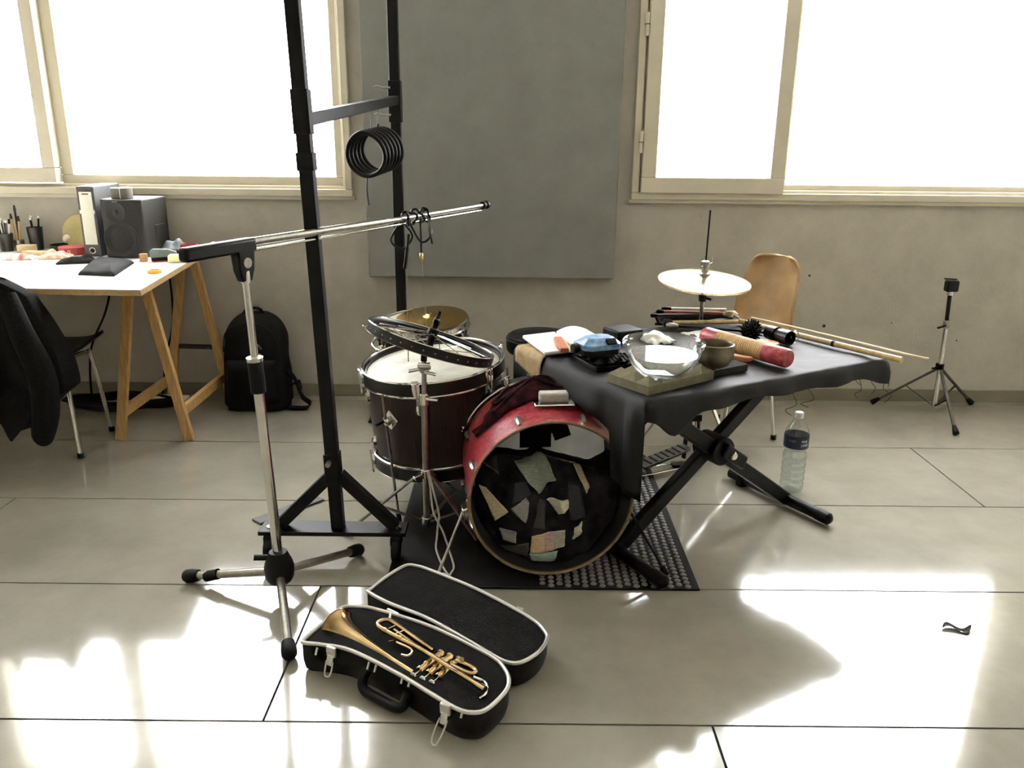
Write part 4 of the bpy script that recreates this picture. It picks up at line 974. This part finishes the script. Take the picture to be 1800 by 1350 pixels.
# ================================================================== trumpet case and trumpet
C0 = Vector((-.266, 1.772, 0)); E1 = Vector((.872, -.489, 0)); E2 = Vector((.489, .872, 0))
def ce(a, b, z): return C0 + E1 * a + E2 * b + Vector((0, 0, z))
def smooth_loop(pts, k=5):
    n = len(pts); out = []
    for i in range(n):
        a, b, c, d = [Vector((*pts[(i + j) % n], 0)) for j in (-1, 0, 1, 2)]
        for j in range(k):
            t = j / k; out.append(.5 * ((2 * b) + (c - a) * t + (2 * a - 5 * b + 4 * c - d) * t * t + (-a + 3 * b - 3 * c + d) * t ** 3))
    return [(p.x, p.y) for p in out]
BASE = [(-.255, -.082), (-.243, -.094), (-.20, -.078), (-.118, -.060), (.037, -.075), (.16, -.098), (.222, -.109), (.262, -.106), (.290, -.080), (.297, -.01), (.285, .035), (.25, .072), (.19, .099), (-.005, .128), (-.18, .120), (-.235, .105), (-.268, .080), (-.262, 0)]
LID = [(-.268, .20), (-.262, .188), (-.18, .172), (-.05, .165), (.10, .135), (.20, .110), (.245, .106), (.272, .125), (.288, .18), (.283, .235), (.262, .268), (.191, .308), (-.003, .357), (-.18, .378), (-.235, .378), (-.264, .360), (-.272, .28)]
m_casesh = mat('case_shell', '0a0a0b', .5, var=.2, scale=60, bump=.2, spec=.25)
m_rim = mat('case_rim', 'c9c8c0', .3, .6, var=.06)
def half_case(poly, zr, root, seed):
    P = smooth_loop(poly); n = len(P); cx = sum(p[0] for p in P) / n; cy = sum(p[1] for p in P) / n
    sc = lambda k, z, nzv=0: [ce(cx + (a - cx) * k, cy + (b - cy) * k, z + nzv * nz((a * 14, b * 14, seed))) for a, b in P]
    MB().loft([sc(.95, .001), sc(.98, .006), sc(1.0, .03), sc(1.0, zr)], cap=False).add(sc(.95, .001), [tuple(range(n))[::-1]]).build('outer_shell', m_casesh, root, True, smooth=60)
    MB().loft([sc(.985, zr - .002), sc(.955, zr - .012, .004), sc(.90, .032, .006), sc(.72, .024, .016), sc(.5, .022, .022), sc(.25, .020, .016), sc(.04, .020)]).build('velvet_lining', m_velvet, root, True, smooth=80)
    MB().tube([p + Vector((0, 0, 0)) for p in sc(1.0, zr)], .0052, 8, closed=True).build('metal_rim', m_rim, root, True)
tc = thing('trumpet_case', 'open black trumpet case with velvet lining and pale metal rim', 'case', C0)
half_case(BASE, .082, tc, 1.0)
ld = bpy.data.objects.new('lid', None); COL.objects.link(ld); ld.parent = tc
P = smooth_loop(LID); 
def lid_part():
    n = len(P); cx = sum(p[0] for p in P) / n; cy = sum(p[1] for p in P) / n
    zr = .075
    sc = lambda k, z, nzv=0: [ce(cx + (a - cx) * k, cy + (b - cy) * k, z + nzv * nz((a * 14, b * 14, 5.5))) for a, b in P]
    s = MB().loft([sc(.95, .001), sc(.98, .006), sc(1.0, .03), sc(1.0, zr)], cap=False).add(sc(.95, .001), [tuple(range(n))[::-1]]).build('lid', m_casesh, tc, True, smooth=60)
    MB().loft([sc(.985, zr - .002), sc(.955, zr - .012, .004), sc(.90, .036, .012), sc(.80, .032, .03), sc(.66, .028, .044), sc(.5, .026, .05), sc(.35, .026, .044), sc(.2, .026, .03), sc(.04, .024)]).build('velvet_lining', m_velvet, s, True, smooth=80)
    MB().tube(sc(1.0, zr), .0052, 8, closed=True).build('metal_rim', m_rim, s, True)
    for a, b in ((-.13, .374), (.15, .325)):
        MB().box(ce(a, b + .006, zr - .004), (.022, .012, .012), R(-29)).build('catch', m_rim, s, True, bevel=.002)
bpy.data.objects.remove(ld)
lid_part()
for a in (-.14, .02, .17):
    b = .142 - .12 * max(0, a + .03)
    MB().cyl(ce(a - .02, b, .076), ce(a + .02, b - .005, .076), .005).build('hinge', m_rim, tc, True)
for a, b, sw in ((-.165, -.078, 0), (.205, -.113, 1)):
    k = MB().obox(ce(a, b - .004, .076), (E1, (0, 0, 1), E2), (.014, .014, .005)).build('latch', m_rim, tc, True, bevel=.003)
    MB().obox(ce(a, b - .011, .056), (E1, Vector((0, 0, 1)) + E2 * .3, E2), (.009, .014, .003)).build('latch_tongue', m_rim, k, True, bevel=.002)
    lo_ = [(-.010, -.012, .052), (-.010, -.020, .03), (-.006, -.026, .018), (.006, -.026, .018), (.010, -.020, .03), (.010, -.012, .052)] if not sw else [(-.010, -.012, .054), (-.012, -.03, .035), (-.010, -.048, .014), (.004, -.05, .012), (.010, -.032, .034), (.010, -.012, .054)]
    MB().tube(spline([ce(a + x_, b + y_, z_) for x_, y_, z_ in lo_], 4), .0022, 6).build('latch_loop', m_rim, k, True)
for a in (-.05, -.028, .055, .077, .245, -.20):
    b = -.070 - (.05 * max(0, a) + .02 * (a < -.1) + .02 * (a > .2))
    MB().cyl(ce(a, b - .012, .066), ce(a, b - .004, .082), .003).build('rivet', m_rim, tc, True)
hd = MB().tube(spline([ce(-.055, -.075, .058), ce(-.058, -.092, .040), ce(-.045, -.103, .022), ce(.0, -.108, .018), ce(.055, -.112, .018), ce(.075, -.105, .024), ce(.08, -.090, .056)], 5), .0125, 10).build('handle', m_blackp, tc, True)

tt_ = thing('trumpet', 'tarnished brass trumpet lying in the open velvet lined case', 'trumpet', ce(0, 0, .06))
b0, b1 = ce(-.232, .018, .068), ce(.066, -.049, .078); bl = (b1 - b0).length
bp_ = [(.0, .050), (.006, .0435), (.02, .036), (.045, .028), (.08, .0215), (.12, .0160), (.17, .0115), (.23, .0082), (1, .0062)]
op = [(r, t * 1.0 if t < 1 else bl) for t, r in bp_]
MB().lathe([(.0505, -.001)] + op, 40, b0, b1 - b0).build('bell', m_brass, tt_, True)
MB().lathe([(r - .0012, h + .0006) for r, h in op[:-1]], 40, b0, b1 - b0).build('bell_throat', m_brass, tt_, True)
MB().torus(b0, b1 - b0, .0502, .0016, 48, 6).build('bell_rim', m_brass, tt_, True)
zl = .097
MB().tube(spline([ce(.259, -.036, zl), ce(.16, -.012, zl), ce(.06, .012, zl), ce(-.03, .026, zl), ce(-.095, .037, zl), ce(-.118, .046, zl), ce(-.122, .060, zl), ce(-.112, .074, zl), ce(-.095, .079, zl - .003), ce(-.03, .066, zl - .01), ce(.06, .045, zl - .016)], 4), .0062, 10).build('leadpipe', m_brass, tt_, True)
for s_, e_ in ((.0, .10), (.52, .60)):
    MB().cyl(ce(-.09, .0365, zl).lerp(ce(.02, .019, zl), s_), ce(-.09, .0365, zl).lerp(ce(.02, .019, zl), e_), .0078, n=12).build('ferrule', m_brass, tt_, True)
MB().cyl(ce(.235, -.03, zl), ce(.262, -.037, zl), .008, .0088, n=14).build('mouthpiece_receiver', m_brass, tt_, True)
MB().cyl(ce(-.085, .036, zl), ce(-.078, .076, zl - .004), .0022).build('slide_brace', m_brass, tt_, True)
MB().cyl(ce(-.055, .031, zl), ce(-.048, .070, zl - .007), .0022).build('slide_brace', m_brass, tt_, True)
MB().tube([ce(-.07, .054, zl - .004), ce(.05, .026, zl - .014)], .0046, 10).build('inner_slide', m_brass, tt_, True)
MB().cyl(ce(-.108, .084, zl), ce(-.114, .096, zl + .008), .004).build('water_key', m_chrome, tt_, True)
for i, a in enumerate((.076, .103, .130)):
    v = MB().cyl(ce(a - .001, -.034, .078), ce(a + .006, .046, .078), .0095, n=18).build('valve', m_brass, tt_, True)
    for q in (-.034, -.010, .022, .046):
        MB().cyl(ce(a + q * .08, q - .004, .078), ce(a + q * .08, q + .004, .078), .0108, n=18).build('valve_cap', m_brass, v, True)
    MB().cyl(ce(a - .001, -.038, .078), ce(a - .003, -.058, .078), .0028).build('valve_stem', m_chrome, v, True)
    MB().cyl(ce(a - .003, -.057, .078), ce(a - .0035, -.061, .078), .0085, n=16).build('finger_button', m_paper, v, True)
MB().tube(spline([ce(.136, .034, .086), ce(.17, .031, .088), ce(.192, .027, .088), ce(.202, .019, .088), ce(.199, .008, .088), ce(.18, .006, .088), ce(.135, .012, .086)], 4), .0062, 10).build('third_slide', m_brass, tt_, True)
MB().cyl(ce(.150, .040, .09), ce(.154, .030, .098), .006).build('slide_knob', m_brass, tt_, True)
MB().torus(ce(.160, -.018, zl + .008), (.4, .5, .6), .011, .0016, 24, 6).build('finger_ring', m_chrome, tt_, True)
MB().tube(spline([ce(.206, .004, .084), ce(.235, .0, .086), ce(.254, -.014, .088), ce(.262, -.036, .086), ce(.257, -.052, .08)]), .0034, 8).build('spare_crook', m_chrome, tt_, True)
MB().tube(spline([ce(-.03, .012, .094), ce(.015, .002, .10), ce(.033, -.008, .10), ce(.030, -.022, .096), ce(.012, -.024, .094)]), .003, 8).build('finger_hook', m_brass, tt_, True)
MB().tube(spline([ce(-.045, .018, .09), ce(-.05, .006, .094)]), .002, 6).build('bell_brace', m_brass, tt_, True)

# dry leaf
m_leaf = mat('dry_leaf', '2b2720', .8, var=.3, scale=60)
lf = MB().sheet(lambda u, v: Vector((1.225 + .085 * u, 2.02 + (.028 * math.sin(PI * u) ** .7) * (v - .5) + .012 * math.sin(u * 7), .003 + .008 * abs(v - .5) + .004 * math.sin(u * 8))), 14, 6).build('dry_leaf', m_leaf, solid=.0012, smooth=60); tag(lf, 'small dark dry leaf alone on the floor at the right', 'leaf')
# ================================================================== desk on trestle
DZ = .765
def D(x, y, z=0.0): return Vector((x * .983, y * .983, DZ + z))
dk = thing('desk_top', 'long white laminate desk top with plywood edges under the left window', 'desk', (-2.3, 3.5, DZ))
poly = [(-1.383, 3.007), (-1.520, 4.09), (-3.15, 4.09), (-3.15, 3.04)]
MB().prism(poly, DZ - .024, DZ - .002).build('plywood_core', m_ply, dk, True, bevel=.001)
MB().prism([(-1.3835, 3.0075), (-1.5205, 4.0895), (-3.1495, 4.0895), (-3.1495, 3.0405)], DZ - .002, DZ).build('laminate', m_white, dk, True)
tg = thing('trestle', 'pine wood trestle with splayed legs under the right end of the desk', 'trestle', (-1.60, 3.75, 0))
MB().bar((-1.60, 3.36, .7175), (-1.60, 4.07, .7175), .05, .045).build('top_beam', m_pine, tg, True, bevel=.002)
for yv in (3.45, 4.02):
    for sx in (-1, 1):
        MB().bar((-1.60 + sx * .030, yv, .725), (-1.603 + sx * .155, yv, .001), .028, .040, (1, 0, 0)).build('leg', m_pine, tg, True, bevel=.002)
m_dkbr = mat('dark_stained_wood', '2a231b', .6, var=.3)
for sx in (-1, 1):
    MB().bar((-1.603 + sx * .128, 3.45, .13), (-1.603 + sx * .128, 4.02, .13), .024, .046).build('stretcher', m_pine, tg, True, bevel=.002)
MB().bar((-1.72, 4.02, .29), (-1.49, 4.02, .285), .018, .022).build('rear_rail', m_dkbr, tg, True, bevel=.002)

# jacket over the chair back
m_jack = mat('charcoal_jacket', '131212', .95, var=.5, scale=90, bump=.7, bscale=700, spec=.15)
jk = thing('jacket', 'charcoal wool jacket hung over the back of the black chair', 'jacket', (-1.95, 2.86, .78))
def jfn(sgn):
    def fn(u, v):
        xr = -1.765 + .10 * math.sin(min(1, v * 1.25) * PI * .62) - .16 * max(0, v - .72) / .28
        xl = -2.36 + .02 * math.sin(v * 5)
        x = xl + (xr - xl) * u; bot = .27 - .085 * math.exp(-((u - .90) / .08) ** 2) + .02 * math.sin(u * 9)
        top_ = .80 - .05 * max(0, u - .82) / .18 - .012 * math.sin(u * 6)
        z = top_ + (bot - top_) * v
        fold = .022 * math.sin(u * 19 + 1.3 * math.sin(v * 4)) * (.25 + .75 * v) + .012 * nz((u * 6, v * 5, 3))
        y = 2.93 - .05 * math.sin(min(1, v * 1.6) * PI / 2) + .015 * v + fold
        if sgn < 0: y = 2.985 + .05 * v + .6 * fold; 
        return Vector((x, y, z))
    return fn
mb = MB(); f1, f2 = jfn(1), jfn(-1)
mb.loft([[f1(i / 48, j / 36) for i in range(49)] + [f2(1 - i / 48, j / 36) + Vector((0, 0, .0)) for i in range(49)] for j in range(37)])
mb.build('body', m_jack, jk, True, smooth=80)
MB().tube(spline([(-1.78, 2.845, .775), (-1.735, 2.82, .64), (-1.69, 2.815, .50), (-1.70, 2.83, .36), (-1.735, 2.845, .25), (-1.75, 2.85, .225)], 4), [.028 + .020 * math.sin(PI * i / 20) for i in range(21)], 12).build('sleeve', m_jack, jk, True, smooth=80)
MB().tube(spline([(-1.985, 2.84, .79), (-1.965, 2.80, .6), (-1.945, 2.795, .42), (-1.90, 2.81, .28)], 6), [.012 + .006 * math.sin(i) for i in range(19)], 8).build('lapel', m_jack, jk, True, smooth=80)

# lever arch binder
m_bind = mat('binder_board', '4f4f50', .6, var=.1, scale=50)
m_labelp = mat('binder_label', 'e4e1cf', .7, var=.05)
bx = thing('lever_arch_binder', 'grey lever arch binder with long white spine label on the desk', 'binder', (-1.965, 3.84, DZ), R(2))
MB().box((0, .14, .159), (.078, .28, .318)).build('cover', m_bind, bx, bevel=.003)
MB().box((0, .14, .3185), (.064, .27, .003)).build('page_edge', m_labelp, bx)
l1 = MB().box((0, -.0015, .175), (.056, .003, .24)).build('spine_label', m_labelp, bx)
MB().box((0, -.0035, .205), (.068, .002, .016)).build('label_strip', m_labelp, l1)
MB().box((0, -.0034, .285), (.03, .001, .006)).build('label_print', m_bind, l1)
MB().torus((0, -.002, .028), (0, 1, 0), .013, .003, 24, 8).build('finger_ring', m_chrome, bx)
MB().cyl((0, .0, .028), (0, -.0015, .028), .0125, n=20).build('finger_hole', m_joint, bx)

# studio monitor speaker, turned; roll of tape on top
m_spk = mat('speaker_cabinet', '262421', .6, var=.15, scale=60, bump=.15)
m_cone = mat('speaker_cone', '1f1e1c', .5, var=.3, scale=60)
sk = thing('studio_monitor', 'dark studio monitor speaker with round woofer beside the binder', 'speaker', (-1.80, 3.80, DZ), R(-3))
sw_, sd_, sh_ = .20, .26, .265
out = [(-.10, .26), (-.10, .03), (-.085, .008), (-.05, -.008), (0, -.012), (.05, -.008), (.085, .004), (.10, .02), (.10, .26)]
MB().prism(out, 0, sh_).build('cabinet', m_spk, sk, bevel=.006)
MB().lathe([(.078, -.003), (.080, .004), (.074, .008), (.068, .004), (.05, -.006), (.03, -.012), (.022, -.008), (.012, -.002), (0, 0)], 40, (0, -.0125, .088), (0, -1, 0)).build('woofer', m_cone, sk)
for r_ in (.06, .042): MB().torus((0, -.014, .088), (0, 1, 0), r_, .0015, 40, 6).build('woofer_ring', m_spk, sk)
MB().lathe([(.045, -.002), (.046, .003), (.03, .0), (.018, -.004), (.012, .0), (0, .003)], 32, (-.01, -.0125, .208), (0, -1, 0)).build('tweeter', m_cone, sk)
MB().box((-.01, -.0135, .254), (.022, .002, .006)).build('badge', m_steel, sk)
MB().box((.101, .17, .10), (.004, .10, .08)).build('side_handle', m_cone, sk, bevel=.002)
m_gt = mat('grey_tape', '6d6a60', .45, var=.1, scale=80)
rt = thing('tape_roll', 'roll of grey tape lying flat on top of the studio monitor', 'tape', (-1.81, 3.87, DZ + sh_ + .0005))
MB().ring((0, 0, .024), (0, 0, 1), .026, .047, .048, 40).build('roll', m_gt, rt, bevel=.002)
MB().ring((0, 0, .024), (0, 0, 1), .024, .0265, .049, 40).build('core', m_ply, rt)
MB().box((.012, -.0472, .024), (.003, .001, .046)).build('tape_end', m_white, rt)

# frame drum leaning on the wall behind the binder
fd = thing('frame_drum', 'round frame drum with yellow skin leaning behind the binder', 'drum', M=axM(Vector((-2.115, 4.05, DZ + .088)), Vector((.05, -.95, .28)), (1, 0, 0)))
MB().ring((0, 0, 0), (0, 0, 1), .080, .086, .04, 48).build('frame', m_dkwood, fd, bevel=.002)
MB().lathe([(0, .021), (.084, .021), (.086, .012)], 40).build('skin', translucent('yellow_skin', 'd9cf8f', .3), fd)
for k in range(2):
    a = k * PI; MB().box((.083 * math.cos(a), .083 * math.sin(a), 0), (.02, .03, .012)).build('jingle_slot', m_steel, fd)

# cups of pens and brushes
def pen_cup(label, p, r, h, items, m):
    t = thing('pen_cup', label, 'cup', p, group='pen cups on the desk')
    MB().lathe([(0, 0), (r * .8, 0), (r, h), (r * .92, h), (r * .75, .005), (0, .005)], 24).build('cup', m, t)
    random.seed(len(label))
    for i in range(items):
        a = i * 2.4; rr = r * .5; b = Vector((rr * .5 * math.cos(a), rr * .5 * math.sin(a), .008)); e = Vector((rr * 1.5 * math.cos(a), rr * 1.5 * math.sin(a), h + .03 + .03 * random.random()))
        pn_ = MB().cyl(b, e, .0045, n=8).build('pen', random.choice([m_black, m_white, m_steel, m_bind]), t)
        MB().cyl(e, e + (e - b).normalized() * .012, .0052, n=8).build('pen_cap', random.choice([m_white, m_black]), pn_)
    return t
m_dkcup = mat('dark_cup', '20221f', .3, var=.3, scale=20, coat=.3)
pen_cup('black cup packed with pens at the left edge of the desk', D(-2.50, 4.06), .035, .085, 9, m_dkcup)
pen_cup('tall dark green cup beside the paint brushes', D(-2.385, 4.12), .036, .11, 3, m_dkcup)
br = thing('brush_jar', 'pale glass jar holding upright wooden brushes on the desk', 'jar', D(-2.46, 4.10))
MB().lathe([(0, 0), (.022, 0), (.024, .05), (.021, .05), (.019, .004), (0, .004)], 20).build('jar', m_steel, br)
for i, (dx, dy, h, m) in enumerate(((-.02, 0, .15, m_pine), (.0, .006, .19, m_dkwood), (.016, -.004, .14, m_pine))):
    b_ = MB().cyl((dx * .3, dy, .006), (dx, dy, h), .005, n=8).build('brush', m, br)
    MB().cyl((dx, dy, h), (dx * 1.05, dy, h + .025), .007, .004, 8).build('bristles', m_dkbr, b_)
m_ltwood = mat('light_wood', 'c2ad83', .6, var=.15, scale=30, stretch=(1, 6, 1))
o = MB().box(D(-2.385, 4.03, .018), (.075, .05, .034), .1).build('wood_offcut', m_ltwood, bevel=.003); tag(o, 'pale wood offcut lying on a plank in front of the green cup', 'block')
o = MB().box(D(-2.30, 3.95, .008), (.12, .045, .016), -.25).build('wood_plank', m_ltwood, bevel=.002); tag(o, 'thin pale plank lying flat left of the red tin', 'plank')
o = MB().box(D(-2.53, 3.97, .022), (.07, .05, .044), .2).build('wood_offcut', m_ltwood, bevel=.003); tag(o, 'pale wood cube in front of the black pen cup', 'block')
m_redtin = mat('red_tin', 'a33b3f', .4, var=.25, scale=40)
rt_ = thing('red_tin', 'shallow red tin with a white ring mark beside the binder', 'tin', D(-2.13, 3.985))
MB().lathe([(0, 0), (.066, 0), (.068, .003), (.068, .034), (.066, .036), (0, .036)], 36).build('can', m_redtin, rt_)
MB().torus((.01, -.0682, .018), (.15, -1, 0), .006, .0014, 20, 6).build('ring_mark', m_paper, rt_)
o = MB().lathe([(0, 0), (.06, 0), (.062, .03), (.058, .03), (.056, .004), (0, .004)], 36, D(-2.24, 4.10)).build('dark_dish', m_dkbr); tag(o, 'low dark brown dish behind the red tin', 'dish')
o = MB().ell(D(-2.215, 4.10, .056), .024, .024, .024, 24, 16).build('white_ball', mat('chalk_ball', 'd8d0b6', .8, var=.1)); tag(o, 'off-white ball resting in the dark dish', 'ball')
m_pink = mat('pink_paper', 'e0a08a', .7, var=.2, scale=40, col2='ead9c0')
def crumple(c, sx, sy, sz, rz, seed, nx=18, ny=14):
    a = Matrix.Rotation(rz, 3, 'Z'); c = Vector(c)
    def fn(u, v):
        e = min(u, 1 - u, v, 1 - v) * 2; h = sz * (min(1, e * 1.8)) ** .6 * (.65 + .6 * nz((u * 4, v * 4, seed))) 
        return c + a @ Vector(((u - .5) * sx * (1 + .15 * nz((v * 4, seed, 1))), (v - .5) * sy * (1 + .15 * nz((u * 4, seed, 2))), max(.001, h)))
    return MB().sheet(fn, nx, ny)
o = crumple(D(-2.135, 3.83), .13, .09, .04, .2, 3).build('pink_wrapper', m_pink, solid=.002, smooth=70); tag(o, 'crumpled pink and cream wrapper in front of the red tin', 'wrapper')
o = crumple(D(-2.28, 3.79), .13, .07, .03, .1, 8).build('red_wrapper', mat('red_white_paper', 'b4534b', .6, var=.2, scale=26, col2='e6d8c6'), solid=.002, smooth=70); tag(o, 'red and white snack wrapper at the left end of the desk', 'wrapper')
o = crumple(D(-1.965, 3.70), .17, .07, .035, .35, 12).build('dark_pouch', mat('dark_grey_cloth', '262725', .9, var=.3, scale=40, spec=.2), solid=.003, smooth=70); tag(o, 'rolled dark grey pouch left of the flat black bag', 'pouch')
m_bag = mat('black_nylon', '161616', .85, var=.3, scale=30, bump=.4, spec=.2)
def bag_fn(u, v):
    a = D(-1.80, 3.37); b = D(-1.64, 3.345); c = D(-1.715, 3.70); d = D(-1.93, 3.80)
    p = a.lerp(b, u).lerp(d.lerp(c, u), v); e = min(u, 1 - u, v, 1 - v) * 2
    p.z = DZ + .002 + .028 * min(1, e * 2.2) ** .5 * (1 + .25 * nz((u * 3, v * 4, 6))); return p
o = MB().sheet(bag_fn, 22, 26).build('flat_bag', m_bag, solid=.003, smooth=70); tag(o, 'flat black nylon bag lying on the desk in front of the speaker', 'bag')
o = MB().ring(D(-1.515, 3.445, .007), (0, 0, 1), .022, .028, .014, 32).build('orange_tape', mat('orange_tape', 'e9a23a', .4, var=.15), bevel=.001); tag(o, 'small orange tape ring alone on the bare desk corner', 'tape')
o = MB().box(D(-1.535, 3.76, .017), (.085, .06, .033), .2).build('soap_box', mat('pale_yellow', 'd9d9a4', .5, var=.1), bevel=.006); tag(o, 'pale yellow soap box near the right edge of the desk', 'box')
gk = thing('grey_stapler', 'grey green stapler standing on a red eraser beside the soap box', 'stapler', D(-1.615, 3.78), R(25))
m_gg = mat('grey_green_plastic', '69746e', .45, var=.15)
MB().loft([[Vector((x_, y_, z_)) for y_, z_ in ((-.017, z0), (.017, z0), (.014, z1), (-.014, z1))] for x_, z0, z1 in ((-.055, .020, .045), (-.04, .018, .058), (.02, .018, .054), (.06, .022, .042))]).build('body', m_gg, gk, bevel=.004)
MB().box((0, 0, .011), (.10, .036, .014)).build('base', m_blackp, gk, bevel=.003)
MB().box((-.01, -.004, .002), (.07, .038, .004)).build('eraser_strip', m_redtin, gk, bevel=.001)
o = MB().cyl(D(-1.70, 3.77, .0), D(-1.70, 3.77, .034), .018, n=20).build('cork', mat('cork', 'b98d65', .9, var=.25, scale=80), bevel=.003); tag(o, 'short cork standing beside the grey stapler', 'cork')
cbg = crumple(D(-1.675, 4.06), .15, .09, .07, .4, 21, 22, 18).build('plastic_bag', mat('blue_grey_plastic', '8b97a8', .2, var=.35, scale=20, col2='d8dee6'), solid=.001, smooth=70); tag(cbg, 'crumpled shiny blue grey plastic bag right of the speaker', 'bag')
o = crumple(D(-1.655, 4.10), .07, .06, .06, 0, 25).build('straw_bundle', m_ltwood, solid=.003, smooth=50); tag(o, 'small straw bundle behind the plastic bag', 'straw')
o = MB().bar(D(-1.66, 3.92, .018), D(-1.53, 3.96, .018), .03, .032).build('black_torch', m_blackp, bevel=.008); tag(o, 'short black torch lying behind the soap box', 'torch')
bs = thing('red_basket', 'small red woven basket at the right edge of the desk', 'basket', D(-1.583, 4.02))
for k in range(6): MB().torus((0, 0, .005 + .0075 * k), (0, 0, 1), .032 + .0012 * k, .0045, 28, 6).build('coil', m_redtin, bs)
MB().cyl((0, 0, .001), (0, 0, .006), .032, n=24).build('bottom', m_redtin, bs)

# cables under the desk
cb = thing('hanging_cable', 'black cable hanging from the desk beside the trestle leg', 'cable', (-1.60, 3.9, .76))
MB().tube(spline([(-1.70, 4.0, .735), (-1.70, 4.03, .60), (-1.72, 4.05, .40), (-1.78, 4.05, .20), (-1.80, 4.0, .02), (-1.86, 3.95, .008)]), .005, 8).build('cable', m_rubber, cb, True)
cb = thing('hanging_cable', 'black cable curving down behind the black chair seat', 'cable', (-1.90, 3.9, .76))
MB().tube(spline([(-1.80, 3.6, .735), (-1.84, 3.7, .64), (-1.93, 3.8, .50), (-2.05, 3.85, .30), (-2.10, 3.9, .02), (-2.05, 3.93, .008)]), .005, 8).build('cable', m_rubber, cb, True)
cc = thing('cable_coil', 'heap of coiled black cable on the floor under the desk', 'cable', (-1.98, 3.93, 0))
pts = []
for i in range(90):
    a = i * .42; r_ = 1 + .12 * math.sin(i * 1.3); pts.append((-1.98 + .26 * r_ * math.cos(a), 3.93 + .085 * r_ * math.sin(a), .008 + .010 * (i // 22) + .004 * math.sin(i * 2.1)))
MB().tube(spline(pts, 3), .0075, 6).build('coil', m_rubber, cc, True)
MB().box((-1.75, 3.98, .02), (.20, .05, .035), -.1).build('power_strip', m_white, cc, True, bevel=.006)

# ================================================================== backpack
m_pack = mat('backpack_nylon', '080808', .75, var=.35, scale=60, bump=.4, bscale=500, spec=.2)
bp = thing('backpack', 'black backpack standing on the floor against the wall', 'backpack', (-1.28, 3.94, 0))
def bring(z):
    t = z / .475
    hw = .163 * (1 - .10 * t) * (1 if t < .72 else math.sqrt(max(.02, 1 - ((t - .72) / .285) ** 2 * .86)))
    hd_ = .105 * (1 - .25 * t) * (1 if t < .8 else math.sqrt(max(.03, 1 - ((t - .8) / .21) ** 2 * .9)))
    if t < .05: hw *= .93; hd_ *= .9
    r = []
    for j in range(40):
        a = 2 * PI * j / 40; c, s_ = math.cos(a), math.sin(a)
        r.append(Vector((hw * abs(c) ** .55 * (1 if c > 0 else -1) + .012 * nz((a, z * 8, 0)), hd_ * abs(s_) ** .6 * (1 if s_ > 0 else -1) + .008 * nz((a * 2, z * 9, 4)) + .05 * t, z)))
    return r
MB().loft([bring(.001 + .474 * i / 30) for i in range(31)]).build('body', m_pack, bp, smooth=80)
def pocket(u, v):
    x = -.125 + .25 * u; z = .05 + .21 * v; e = min(u, 1 - u, v, 1 - v) * 2
    return Vector((x, -.085 - .035 * min(1, e * 2.5) ** .5 + .04 * z, z))
MB().sheet(pocket, 20, 16).build('front_pocket', m_pack, bp, smooth=70, solid=.004)
zp = MB().tube(spline([(-.13, -.07, .30), (-.11, -.064, .40), (0, -.052, .44), (.11, -.062, .40), (.14, -.07, .30)]), .003, 6).build('zip', m_rubber, bp)
MB().bar((.045, -.088, .345), (.062, -.09, .320), .010, .003).build('zip_pull', m_steel, zp)
MB().bar((.052, -.094, .30), (.055, -.096, .285), .008, .003).build('zip_pull', m_steel, zp)
MB().tube(spline([(-.05, .03, .46), (-.03, .03, .495), (.03, .03, .495), (.05, .03, .46)]), .008, 8).build('top_handle', m_pack, bp)
def strap(pts, w_, nm='strap'):
    P_ = spline(pts, 5); return MB().loft([[p + Vector((0, s_ * w_, dz)) for s_, dz in ((-1, -.004), (1, -.004), (1, .004), (-1, .004))] for p in P_]).build(nm, m_pack, bp, smooth=60)
strap([(.14, .0, .20), (.19, -.02, .16), (.215, -.03, .10), (.235, -.04, .06), (.27, -.05, .035), (.25, -.05, .010), (.17, -.05, .012), (.12, -.03, .02)], .022)
strap([(.14, .02, .10), (.18, .0, .12), (.215, -.02, .14), (.225, -.02, .10)], .014)
MB().bar((.150, -.03, .115), (.150, -.03, .15), .004, .012).build('strap_tag', m_paper, bp)
